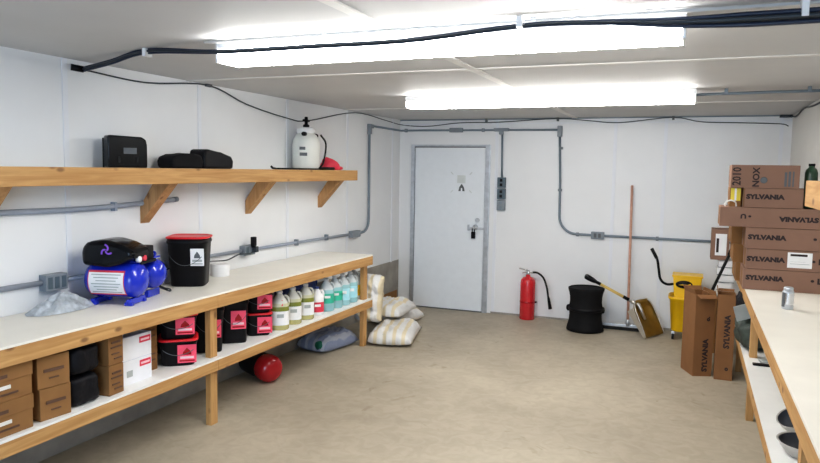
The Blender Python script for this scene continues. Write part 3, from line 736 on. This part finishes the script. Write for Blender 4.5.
j = jug_proto('pale jug with light blue label, nearer of the two blue-labelled jugs', M['jblue'], M['cyan'], M['white'], .30, .073, lz=(.05, .165))
j.location = (.44, -2.485, zsh); j.rotation_euler.z = RZ
dup(j, (.44, -2.325, zsh), RZ, 'pale jug with light blue label, farther of the two blue-labelled jugs')
j = jug_proto('clear jug with amber label behind the far bench leg', M['jclear'], M['ambl'], M['white'], .31, .073, lz=(.04, .15))
j.location = (.40, -2.165, zsh); j.rotation_euler.z = RZ
jb = jug_proto('dark blue jug in the rear row, glimpsed between the first two yellow-green jugs', M['bluecap'], M['cyan'], M['bluecap'], .37, .075, 20)
jb.location = (.28, -3.30, zsh); jb.rotation_euler.z = RZ
dup(jb, (.28, -3.10, zsh), RZ, 'dark blue jug in the rear row, glimpsed between the second and third yellow-green jugs')
dup(jb, (.28, -2.86, zsh), RZ, 'dark blue jug in the rear row, showing above the small white bottle')

# ------------------------------------------------------------------ under and beside the left bench
t = thing('bucket', 'dark bucket with a rounded red base lying on its side under the left bench', 'bucket', (.25, -3.75, 0))
d = V((.9, -.43, 0)).normalized(); s = Z3.cross(d)
o0 = V((.03, -3.45, .118))
build('body', MB().lathe([(.10, 0), (.103, .01), (.112, .28), (.112, .29)], o0, (s, Z3, d), 30), M['black'], t)
build('base', MB().lathe([(.115, .285), (.117, .30), (.116, .35), (.105, .385), (.08, .41), (.04, .422), (.002, .425)], o0, (s, Z3, d), 30), M['dred'], t)

def sack(c, L, W, Hh, rotz, m, label, seed, green=None, tilt=None, group='printed sacks by the left bench'):
    t = thing('sack', label, 'sack', c, rotz, group)
    mb = MB(); n = 34; vs = {}
    for sgn in (1, -1):
        for i in range(n+1):
            for j in range(n+1):
                u, v = i/n*2-1, j/n*2-1
                edge = (i in (0, n) or j in (0, n))
                if sgn < 0 and edge: vs[(sgn, i, j)] = vs[(1, i, j)]; continue
                b = max(0, (1-abs(u)**5))**.5*max(0, (1-abs(v)**4))**.5
                w = 1-.10*(1-abs(v))*abs(u)**3
                z = Hh*(.28+.72*b) if sgn > 0 else Hh*.28*(1-b)
                z += (noise.noise(V((u*3+seed, v*3, sgn)))*.030+noise.noise(V((u*8+seed, v*8, sgn)))*.016) if sgn > 0 else 0
                x = u*L/2*(1-.05*abs(v)**3+.03*noise.noise(V((v*5, seed, 0))))
                y = v*W/2*w
                vs[(sgn, i, j)] = mb.bm.verts.new((x, y, max(.001, z)))
        for i in range(n):
            for j in range(n):
                mb._face([vs[(sgn, i, j)], vs[(sgn, i+1, j)], vs[(sgn, i+1, j+1)], vs[(sgn, i, j+1)]], True)
    if tilt is not None: mb.bm.transform(tilt)
    build('bag', mb, m, t, world=False)
    if green:
        gm = MB().lathe([(.042, -.03), (.042, .03), (.002, .032)], V(green[0]), green[1], 18)
        if tilt is not None: gm.bm.transform(tilt)
        build('round_emblem', gm, M['green'], t, world=False)
    return t
sack((.22, -2.36, 0), .58, .36, .17, math.radians(80), M['sack_shade'], 'sack tinted darker for shade, lying under the far end of the left bench', 3., ((-.255, -.10, .085), (V((0, 1, 0)), Z3, -X3)))
sack((.68, -1.72, 0), .84, .46, .165, math.radians(104), M['sack'], 'flat white and yellow sack on the floor, bottom of the pile past the left bench', 1., ((-.365, .05, .075), (V((0, 1, 0)), V((.5, 0, .87)), V((-.87, 0, .5)))))
sack((.34, -.96, 0), .62, .46, .17, math.radians(75), M['sack'], 'flat white and yellow sack on the floor nearest the door', 2.)
sack((.46, -1.38, .185), .62, .44, .15, math.radians(93), M['sack'], 'flat white sack lying on top of the other sacks', 5.)
sack((.455, -1.80, .235), .50, .31, .16, math.radians(92), M['sack'], 'upright white and yellow sack leaning on the end of the left bench', 7., None,
     Matrix.Translation((-.10, 0, .0)) @ Matrix.Rotation(math.radians(-82), 4, 'Y') @ Matrix.Translation((.21, 0, 0)))
o = build('cardboard_piece', MB().obox((.04, -.42, .135), (.42, .008, .20), (V((.0, 1, 0)), X3, Z3), .001).obox((.07, -.36, .075), (.30, .008, .13), (V((0, 1, -.2)).normalized(), V((1, 0, .0)), V((0, .2, 1)).normalized()), .001), M['carton2'], None, (.04, -.42, 0))
tag(o, 'torn piece of brown cardboard leaning on the left wall behind the sacks', 'cardboard')

# ------------------------------------------------------------------ back wall: extinguisher, drum, broom, shovel
ex, ey = 1.745, -.13
t = thing('fire_extinguisher', 'red fire extinguisher with black hose standing against the back wall', 'extinguisher', (ex, ey, 0))
build('cylinder', MB().lathe([(.086, 0), (.092, .008), (.092, .45), (.085, .485), (.06, .512), (.03, .522), (.026, .545)], (ex, ey, 0), None, 28), M['extred'], t)
build('band', MB().lathe([(.0935, .205), (.0945, .208), (.0945, .222), (.0935, .225)], (ex, ey, 0), None, 28), M['dred'], t)
build('band_clip', MB().obox((ex+.10, ey, .215), (.03, .03, .018), None, .003), M['black'], t)
build('valve', MB().lathe([(.022, .54), (.024, .56), (.02, .60)], (ex, ey, 0), None, 14).obox((ex+.03, ey, .575), (.06, .022, .022), None, .004), M['chrome'], t)
build('lever', MB().prism([(.02, .60), (-.11, .625), (-.115, .612), (.02, .585)], (ex, ey-.012, 0), X3, Z3, Y3, .024, .002), M['chrome'], t)
build('carry_handle', MB().prism([(.02, .585), (-.07, .555), (-.075, .567), (.02, .598)], (ex, ey-.010, 0), X3, Z3, Y3, .020, .002), M['chrome'], t)
hs = build('hose', MB().tube(smooth([(ex+.055, ey, .578), (ex+.12, ey-.01, .575), (ex+.19, ey-.015, .52), (ex+.235, ey-.02, .41), (ex+.255, ey-.02, .30), (ex+.26, ey-.02, .27)]), .012, 8), M['rubber'], t)
build('horn', MB().tube([(ex+.258, ey-.02, .29), (ex+.265, ey-.02, .255), (ex+.285, ey-.02, .15)], [.014, .017, .022], 10), M['black'], hs)

dx, dy = 2.485, -.44
t = thing('drum', 'black waisted plastic drum standing on the floor by the back wall', 'drum', (dx, dy, 0))
build('body', MB().lathe([(a_*.94, b_*.97) for a_, b_ in [(.20, 0), (.222, .012), (.215, .05), (.196, .12), (.190, .19), (.196, .235), (.208, .262), (.196, .29), (.188, .34), (.190, .40), (.20, .45), (.212, .485), (.214, .505), (.20, .512), (.19, .50)]], (dx, dy, 0), None, 36), M['blackm'], t)
for s in (-1, 1):
    build('side_grip', MB().sphere((dx+s*.19, dy-.02, .252), .03, .9, 1.4, 1.3, 12), M['blackm'], t)
build('rib', MB().lathe([(.186, .233), (.2, .247), (.2, .26), (.186, .275)], (dx, dy, 0), None, 36, False), M['black'], t)

t = thing('push_broom', 'floor squeegee with a tall pinkish wooden handle leaning on the back wall', 'broom', (2.93, -.26, 0))
a, b = V((2.935, -.255, .10)), V((2.90, -.025, 1.655))
build('handle', MB().tube([a, b], .0145, 10), M['pinkwood'], t)
build('socket', MB().tube([(2.938, -.25, .055), a+(b-a)*.02], [.026, .02], 10), M['steel'], t)
build('head', MB().obox((2.86, -.25, .055), (.43, .028, .03), None, .004), M['steel'], t)
build('blade', MB().obox((2.86, -.25, .021), (.42, .012, .04), None, .002), M['rubber'], t)

t = thing('shovel', 'aluminium scoop shovel with a yellow shaft and black grip leaning on the black drum', 'shovel', (3.1, -.55, 0))
w = V((.46, .89, 0)).normalized()
s = V((-.64, .03, .72)); s = (s-w*s.dot(w)).normalized()   # up the scoop
n = w.cross(s).normalized()
B = V((3.23, -.47, .014))
def SP(u, v, h): return B+w*u+s*v+n*h
# scoop pan: open tray with three raised sides
mb = MB(); nu, nv = 14, 12; gr = {}
for layer, off in ((0, 0.), (1, .004)):
    for i in range(nu+1):
        for j in range(nv+1):
            u, v = (i/nu*2-1), j/nv
            wid = .19*(1-.08*v**2-.30*max(0, v-.7)**2*10)
            hgt = (.012+.085*v**.8)*abs(u)**4+.075*max(0, v-.78)**1.5*10*(1-abs(u)**4)
            vv = v*.42*(1-.03*u*u) + (.0 if v < 1 else 0)
            gr[(layer, i, j)] = mb.bm.verts.new(SP(u*wid, vv, hgt+off+.004))
for layer in (0, 1):
    for i in range(nu):
        for j in range(nv):
            q = [gr[(layer, a_, b_)] for a_, b_ in ((i, j), (i+1, j), (i+1, j+1), (i, j+1))]
            mb._face(q, True)
for i in range(nu):
    for j in (0, nv): mb._face([gr[(0, i, j)], gr[(0, i+1, j)], gr[(1, i+1, j)], gr[(1, i, j)]])
for j in range(nv):
    for i in (0, nu): mb._face([gr[(0, i, j)], gr[(0, i, j+1)], gr[(1, i, j+1)], gr[(1, i, j)]])
lowz = min(v.co.z for v in mb.bm.verts)
sp = build('scoop', mb, M['gold'], t)
for sg in (-1, 1):
    pts = [SP(sg*.19*(1-.08*v**2-.30*max(0, v-.7)**2*10), v*.42*.97, .012+.085*v**.8+.008) for v in [i/10 for i in range(11)]]
    build('rim', MB().tube(pts, .007, 6), M['alu'], sp)
build('side_wall', MB().prism([(0, 0), (.34, .0), (.34, .085), (0, .018)], SP(-.193, 0, 0), s, n, -w, .003), M['alu'], sp)
c0 = SP(0, .37, .045); s2 = (V((2.32, -.46, .70))-c0).normalized()
build('socket', MB().tube([SP(0, .20, .02), SP(0, .32, .04), c0, c0+s2*.13], [.014, .022, .024, .017], 10), M['alu'], t)
build('shaft', MB().tube([c0+s2*.10, c0+s2*.50], .0165, 10), M['yellowp'], t)
build('ferrule', MB().tube([c0+s2*.12, c0+s2*.19], .0185, 10), M['blackm'], t)
e = c0+s2*.47; s = s2; w = (Y3-s*Y3.dot(s)).normalized()
g = MB().tube([e, e+s*.08], [.019, .016], 10)
g.tube(smooth([e+s*.06, e+s*.10+w*.045, e+s*.17+w*.062, e+s*.175, e+s*.17-w*.062, e+s*.10-w*.045, e+s*.06]), .020, 8)
build('grip', g, M['black'], t)

# mop bucket
bx0, by0 = 3.555, -.33
t = thing('mop_bucket', 'yellow mop bucket with a wringer and black lever handle by the back wall', 'mop bucket', (bx0, by0, 0))
build('bucket', MB().lathe([(.145, .09), (.155, .10), (.182, .44), (.197, .445), (.197, .47), (.18, .47), (.175, .44)], (bx0, by0, 0), None, 40, True, 4.5), M['yellow'], t)
wr = build('wringer', MB().prism([(-.125, .0), (.125, 0), (.145, .245), (-.145, .245)], (bx0-.01, by0-.17, .455), X3, Z3, Y3, .26, .012), M['yellow'], t)
build('rim', MB().box((bx0-.165, by0-.18, .692), (bx0+.145, by0+.10, .712), .006), M['yellow'], wr)
em = build('emblem', MB().lathe([(.002, .0), (.085, 0), (.085, .003), (.002, .003)], (bx0-.04, by0-.171, .615), (X3, Z3*.5, -Y3), 24), M['black'], wr)
build('print', MB().prism([(-.06, -.008), (-.01, .004), (.03, -.002), (.065, .012), (.065, .002), (.03, -.014), (-.01, -.008)], (bx0-.04, by0-.175, .615), X3, Z3, -Y3, .001), M['yellow'], em)
lv = build('lever', MB().tube(smooth([(bx0-.13, by0-.05, .60), (bx0-.22, by0-.06, .59), (bx0-.285, by0-.06, .64), (bx0-.31, by0-.06, .76), (bx0-.33, by0-.06, .86), (bx0-.385, by0-.06, .96)]), .0135, 8), M['black'], t)
build('grip', MB().tube([(bx0-.335, by0-.06, .87), (bx0-.392, by0-.06, .975)], .018, 10), M['rubber'], lv)
for sx_ in (-1, 1):
    for sy_ in (-1, 1):
        cst = build('caster', MB().lathe([(.034, -.012), (.036, -.006), (.036, .006), (.034, .012)], (bx0+sx_*.13, by0+sy_*.12, .0365), (X3 if False else Y3, Z3, X3), 16), M['rubber'], t)
        build('fork', MB().obox((bx0+sx_*.13, by0+sy_*.12, .075), (.035, .04, .03), None, .004).tube([(bx0+sx_*.13, by0+sy_*.12, .03), (bx0+sx_*.13, by0+sy_*.12, .10)], .008, 8), M['steel'], cst)

# ------------------------------------------------------------------ open cartons on the floor by the right bench
def open_carton(loc, sx, sy, hh, rotz, label, flaps, prints):
    t = thing('open_carton', label, 'box', loc, rotz, 'open tall cartons')
    q = .006
    b = MB().box((-sx/2, -sy/2, 0), (sx/2, sy/2, q)).box((-sx/2, -sy/2, q), (-sx/2+q, sy/2, hh)).box((sx/2-q, -sy/2, q), (sx/2, sy/2, hh)).box((-sx/2+q, -sy/2, q), (sx/2-q, -sy/2+q, hh)).box((-sx/2+q, sy/2-q, q), (sx/2-q, sy/2, hh))
    build('body', b, M['cartonr'], t, world=False)
    for f in flaps:
        (px, py), out, wdt, hgt, lean = f
        out = V((out[0], out[1], 0)); side = Z3.cross(out)
        up = (Z3*math.cos(lean)+out*math.sin(lean)).normalized()
        build('flap', MB().obox(V((px, py, hh+.001))+up*hgt/2, (wdt, hgt, .005), (side, up, side.cross(up))), M['cartonr'], t, world=False)
    for p in prints: text('lettering', p[0], p[1], p[2], p[3], p[4], M['ink'], t, False, 1.05, .003)
    return t
rz1 = math.atan2(.062, .157)
sx1, sy1 = .168, .275
c1 = V((3.627, -1.86, 0))
R1 = Matrix.Rotation(rz1, 3, 'Z')
ctr = c1+R1 @ V((sx1/2, sy1/2, 0))
open_carton(ctr, sx1, sy1, .735, rz1, 'tall open cardboard carton with raised flaps, the left of two on the floor',
    [((-sx1/2, 0), (-1, 0), sy1*.95, .05, .3), ((0, -sy1/2), (0, -1), sx1*.9, .075, 1.9), ((0, sy1/2), (0, 1), sx1*.9, .04, .5), ((sx1/2, 0), (1, 0), sy1*.95, .03, .1)],
    [('SYLVANIA', .062, (.02, -sy1/2-.0005, .19), (0, 0, 1), (-1, 0, 0)), ('o.', .05, (.03, -sy1/2-.0005, .52), (0, 0, 1), (-1, 0, 0))])
open_carton((3.875, -1.775, 0), .145, .20, .755, .0, 'tall open cardboard carton standing against the right bench, the right of two',
    [((0, .10), (0, 1), .13, .025, .3), ((-.0725, 0), (-1, 0), .18, .055, .1)],
    [('SYLVANIA', .062, (.015, -.1005, .43), (0, 0, 1), (-1, 0, 0)), ('o', .05, (.02, -.1005, .10), (0, 0, 1), (-1, 0, 0))])
t = thing('black_rod', 'black rod standing in the open carton, leaning towards the stacked boxes', 'rod', (3.74, -1.68, 0))
build('shaft', MB().tube([(3.715, -1.70, .03), (3.735, -1.69, .70), (3.905, -1.55, 1.12)][1:], .013, 8).tube([(3.69, -1.73, .02), (3.735, -1.69, .70)], .012, 8), M['rubber'], t)
build('grip', MB().tube([(3.885, -1.566, 1.07), (3.912, -1.545, 1.14)], .018, 8), M['black'], t)

# white packs behind, on a support carton, topped by a labelled carton
o = carton((3.90, -.78, 0), (.20, .26, .571), 0, 'brown carton on the floor behind the open cartons, carrying the white packs', 'cartons behind the open cartons', M['carton'])
nms = ['bottom', 'second from the bottom', 'middle', 'second from the top', 'top']
for i in range(5):
    t = thing('paper_pack', 'white paper pack, %s of the stack of five behind the open cartons' % nms[i], 'paper pack', (3.895+.006*(-1)**i, -.78,   .573+i*.075), 0, 'stacked white paper packs')
    build('pack', MB().box((-.075, -.12, 0), (.075, .12, .072), .012), M['paper'], t, world=False)
    build('band', MB().box((-.0745, -.1202, .0), (.0745, .1202, .006), .002), M['dark'], t, world=False)
t = carton((3.83, -.80, .9505), (.165, .25, .305), 0, 'small brown carton with a white shipping label on top of the white packs', 'cartons behind the open cartons', M['cartonp'])
lb = build('shipping_label', MB().box((-.045, -.1265, .045), (.058, -.125, .26)), M['paper'], t, world=False)
build('print', MB().box((-.035, -.1275, .075), (-.012, -.1265, .215)), M['purple'] if False else M['ink'], lb, world=False)

# ------------------------------------------------------------------ lamp cartons stacked on the right bench
zb = .9405
GB = 'lamp cartons on the right bench'
FY = -2.69
def lamp_carton(x0, x1, z0, z1, label, words, d=.36, m='cartonp', y=FY, extra=None, edge=True):
    t = thing('carton', label, 'box', ((x0+x1)/2, y+d/2, z0), 0, GB)
    build('body', MB().box((x0, y, z0), (x1, y+d, z1-.0015), .003), M[m], t)
    if edge: build('seam_tape', MB().box((x0-.0012, y+d*.35, z0+.01), (x0+.001, y+d*.65, z1-.012)), M['carton'], t)
    for (s, size, x, z, flip) in words:
        text('lettering', s, size, (x, y-.0008, z), (-1, 0, 0) if flip else (1, 0, 0), (0, 0, -1) if flip else (0, 0, 1), M['ink'], t, True, 1.2, .0030)
    if extra: extra(t)
    return t
def ship(t):
    lb = build('shipping_label', MB().box((4.222, FY-.0018, 1.122), (4.382, FY-.0002, 1.235)), M['paper'], t)
    build('print', MB().box((4.24, FY-.0026, 1.208), (4.35, FY-.0018, 1.224)), M['ink'], lb)
    build('print', MB().box((4.24, FY-.0026, 1.15), (4.365, FY-.0018, 1.153)).box((4.24, FY-.0026, 1.167), (4.34, FY-.0018, 1.168)), M['greypatch'], lb)
lamp_carton(3.935, 4.485, zb, 1.098, 'lamp carton at the bottom of the front stack on the right bench', [('SYLVANIA', .046, 4.078, 1.03, 0), ('\u2022 LI', .055, 4.425, 1.03, 0)])
lamp_carton(3.95, 4.485, 1.099, 1.249, 'lamp carton bearing a white shipping label, second in the front stack', [('SYLVANIA', .046, 4.078, 1.172, 0), ('\u2022 LI', .055, 4.425, 1.172, 0)], extra=ship)
lamp_carton(3.935, 4.485, 1.25, 1.408, 'lamp carton directly below the protruding carton of the front stack', [('SYLVANIA', .046, 4.078, 1.335, 0), ('\u2022 LI', .055, 4.425, 1.335, 0)])
lamp_carton(3.752, 4.485, 1.409, 1.556, 'long lamp carton printed upside down, sticking out left from the front stack', [('SYLVANIA', .046, 4.28, 1.478, 1), ('\u2229 \u2022', .045, 3.93, 1.487, 0)])
def tape5(t): build('edge_tape', MB().box((3.9045, FY-.001, 1.56), (3.914, FY+.001, 1.695)), M['cartond'], t)
lamp_carton(3.905, 4.30, 1.557, 1.70, 'short lamp carton, second from the top of the front stack', [('SYLVANIA', .046, 4.05, 1.635, 0)], extra=tape5)
def top(t):
    text('lettering', '2010', .08, (3.856, FY-.0008, 1.785), (0, 0, 1), (-1, 0, 0), M['ink'], t, True, .85, .0015)
    text('lettering', 'NOX', .062, (3.985, FY-.0008, 1.78), (0, 0, 1), (-1, 0, 0), M['ink'], t, True, 1., .002)
    build('emblem', MB().lathe([(.016, 0), (.024, 0), (.024, .001), (.016, .001)], (4.035, FY-.0002, 1.76), (X3, Z3, -Y3), 18), M['dark'], t)
    build('print', MB().box((4.17, FY-.001, 1.715), (4.186, FY, 1.82)).box((4.195, FY-.001, 1.715), (4.211, FY, 1.825)).box((4.222, FY-.001, 1.715), (4.232, FY, 1.825)), M['dark'], t)
lamp_carton(3.815, 4.268, 1.701, 1.872, 'topmost carton of the front stack with sideways black lettering', [], extra=top, edge=False)
ry = -2.27
rn = ['bottom', 'second from the bottom', 'middle', 'second from the top', 'top']
zz = zb
for i, (x0, hgt) in enumerate(((3.905, .15), (3.88, .15), (3.86, .17), (3.85, .15), (3.855, .128))):
    def rx(t, x0=x0, zz=zz, hgt=hgt, i=i):
        build('edge_print', MB().box((x0-.001, ry+.03, zz+.02), (x0+.0005, ry+.16, zz+hgt-.02)), M['carton2'] if i % 2 else M['cartond'], t)
    lamp_carton(x0, 4.47, zz, zz+hgt, 'lamp carton in the rear stack behind the front stack, %s' % rn[i], [], .5, 'carton', ry, rx, False)
    zz += hgt+.001
t = thing('carton', 'small brown box with yellow and white label squeezed beside the upper lamp cartons', 'box', (3.855, -2.55, 1.557), 0, 'small boxes on the right bench')
build('body', MB().box((3.815, -2.62, 1.557), (3.895, -2.32, 1.699), .003), M['carton'], t)
build('label', MB().box((3.822, -2.6215, 1.60), (3.89, -2.62, 1.695)), M['bagy'], t)
build('label_stripe', MB().box((3.848, -2.6225, 1.60), (3.862, -2.6215, 1.695)), M['paper'], t)
t = thing('tape_loop', 'loop of pale strapping tape on the protruding carton', 'strap', (3.82, -2.66, 1.557))
build('loop', MB().tube(smooth([(3.785, -2.655, 1.558), (3.79, -2.655, 1.585), (3.82, -2.65, 1.603), (3.855, -2.65, 1.59), (3.862, -2.65, 1.558)]), .006, 6), M['tape'], t)
t = thing('bottle', 'dark green bottle standing on the lamp cartons beside the right wall', 'bottle', (4.36, -2.6, 1.557))
build('body', MB().lathe([(.038, 0), (.043, .006), (.043, .26), (.036, .285), (.02, .30), (.019, .315)], (4.352, -2.6, 1.557), None, 18), M['dkgreen'], t)
build('cap', MB().lathe([(.022, .312), (.022, .328)], (4.352, -2.6, 1.557), None, 14), M['black'], t)
t = thing('spray_can', 'white and dark can standing on the right high shelf', 'can', (4.06, -5.26, 1.777))
build('body', MB().lathe([(.030, 0), (.032, .004), (.032, .05), (.026, .06)], (4.055, -5.26, 1.777), None, 18), M['white'], t)
build('label', MB().lathe([(.0325, .008), (.0325, .045)], (4.062, -5.26, 1.777), None, 18), M['dkgreen'], t)
build('cap', MB().lathe([(.02, .058), (.02, .075), (.015, .08)], (4.055, -5.26, 1.777), None, 14), M['white'], t)

t = thing('spray_can', 'small silver and dark can standing alone on the right bench top', 'can', (4.155, -3.42, zb))
build('body', MB().lathe([(.032, 0), (.034, .004), (.034, .11), (.03, .12)], (4.155, -3.42, zb), None, 22), M['steel'], t)
build('band', MB().lathe([(.0345, .03), (.0345, .105)], (4.155, -3.42, zb), None, 22, False), M['chrome'], t)
build('label', curved(0, 0, 0, .038, .035, .108, PI*.9, PI*1.35), M['dark'], t) if False else None
mb = MB(); rg = [[(4.155+.0352*math.cos(a), -3.42+.0352*math.sin(a), zb+z) for a in [PI*.95+.1*i for i in range(12)]] for z in (.015, .108)]
build('label', mb.rings(rg, False, True, False), M['dark'], t)
build('cap', MB().lathe([(.028, .118), (.029, .137), (.024, .142)], (4.155, -3.42, zb), None, 18), M['steel'], t)

# screws in the right worktop
# ------------------------------------------------------------------ lower shelf of the right bench
zr = .4725
lump((4.07, -2.42, zr), (.29, .60, .21), .03, 7, 2, M['greenbag'], 'bag', 'dark green filled bag on the right lower shelf, the lower one', 'bag', pw=3.6)
lump((4.05, -2.33, zr+.222), (.25, .52, .16), .025, 8, 9, M['bag'], 'bag', 'black bag lying on top of the dark green bag under the right bench', 'bag', pw=3.6)
o = build('folded_rag', MB().obox((3.955, -2.612, zr+.275), (.012, .12, .12), (V((.2, -1, .1)).normalized(), V((.9, .2, .3)).normalized(), V((-.3, .02, .95)).normalized()), .004).wobble(.006, 12), M['greypatch'], None, (3.955, -2.612, zr+.275))
tag(o, 'pale grey rag hanging over the dark bags under the right bench', 'rag')
o = build('black_bar', MB().box((4.0, -3.13, zr), (4.13, -3.085, zr+.012), .003), M['black'], None, (4.1, -3.1, zr)); tag(o, 'thin black bar lying on the right lower shelf', 'bar')
o = build('pamphlet', MB().obox((4.18, -2.98, zr+.006), (.26, .07, .011), (V((1, .1, 0)).normalized(), V((-.1, 1, 0)).normalized(), Z3), .002), M['greypatch'], None, (4.18, -2.98, zr)); tag(o, 'flat grey pamphlet lying on the right lower shelf near the bench leg', 'pamphlet')
t = thing('tape_roll', 'small green tape roll on the right lower shelf', 'tape', (4.16, -3.32, zr))
build('roll', MB().lathe([(.022, 0), (.045, 0), (.045, .035), (.022, .035), (.022, 0)], (4.175, -3.30, zr), None, 20, False), M['greypatch'], t)
build('core', MB().lathe([(.0215, .001), (.0215, .034)], (4.175, -3.30, zr), None, 20, False), M['green'], t)
def bowl(c, r, hh, tilt, label):
    t = thing('bowl', label, 'bowl', c, 0, 'metal bowls on the right lower shelf')
    ax_ = (Matrix.Rotation(tilt[0], 3, 'X') @ Matrix.Rotation(tilt[1], 3, 'Y'))
    A = tuple(ax_ @ q for q in (X3, Y3, Z3))
    build('shell', MB().lathe([(r*.62, 0), (r*.72, .004), (r*.93, hh*.6), (r*1.0, hh*.95), (r*1.05, hh), (r*1.0, hh*1.01), (r*.965, hh*.95)], (0, 0, 0), A, 32, False), M['bowl'], t, world=False)
    build('lining', MB().lathe([(r*.97, hh*.965), (r*.90, hh*.6), (r*.68, .012), (.002, .010)], (0, 0, 0), A, 32, False), M['bowlin'], t, world=False)
    build('base', MB().lathe([(r*.64, 0), (.002, .0)], (0, 0, 0), A, 32, False), M['bowl'], t, world=False)
    return t
bowl((4.125, -4.76, zr+.002), .135, .065, (0, 0), 'round metal bowl with dark inside on the right lower shelf, the nearer one')
bowl((4.13, -4.46, zr+.035), .10, .065, (.25, -.30), 'tilted metal bowl with dark inside on the right lower shelf, the farther one')

# ------------------------------------------------------------------ light
def area(name, loc, target, sx, sy, e, c):
    L = bpy.data.lights.new(name, 'AREA'); L.shape = 'RECTANGLE'; L.size = sx; L.size_y = sy; L.energy = e; L.color = c
    o = bpy.data.objects.new(name, L); col.objects.link(o); o.location = loc
    o.rotation_euler = (V(target)-V(loc)).to_track_quat('-Z', 'Y').to_euler()
    return o
area('doorway_daylight', (3.0, -10.7, 1.35), (.6, -3.5, 1.0), 3.0, 2.2, 90, (.55, .74, 1.0))
w = bpy.data.worlds.new('world'); sc.world = w; w.use_nodes = True
w.node_tree.nodes['Background'].inputs['Color'].default_value = (.8, .86, 1, 1)
w.node_tree.nodes['Background'].inputs['Strength'].default_value = .3

# ------------------------------------------------------------------ camera
cd = bpy.data.cameras.new('camera'); cam = bpy.data.objects.new('camera', cd); col.objects.link(cam)
F = 694.0
cd.sensor_fit = 'HORIZONTAL'; cd.sensor_width = 36; cd.lens = F/820*36; cd.clip_start = .05
a, ti, ro = math.radians(22.1193), math.radians(5.0838), math.radians(.9161)
fw = V((-math.sin(a)*math.cos(ti), math.cos(a)*math.cos(ti), -math.sin(ti)))
rt = V((math.cos(a), math.sin(a), 0)); up = rt.cross(fw)
rt2 = rt*math.cos(ro)+up*math.sin(ro); up2 = -rt*math.sin(ro)+up*math.cos(ro)
cam.matrix_world = Matrix(((rt2.x, up2.x, -fw.x, 3.5568), (rt2.y, up2.y, -fw.y, -8.432), (rt2.z, up2.z, -fw.z, 1.7948), (0, 0, 0, 1)))
sc.camera = cam
sc.view_settings.view_transform = 'Standard'; sc.view_settings.look = 'Medium High Contrast'
sc.view_settings.exposure = 0.50
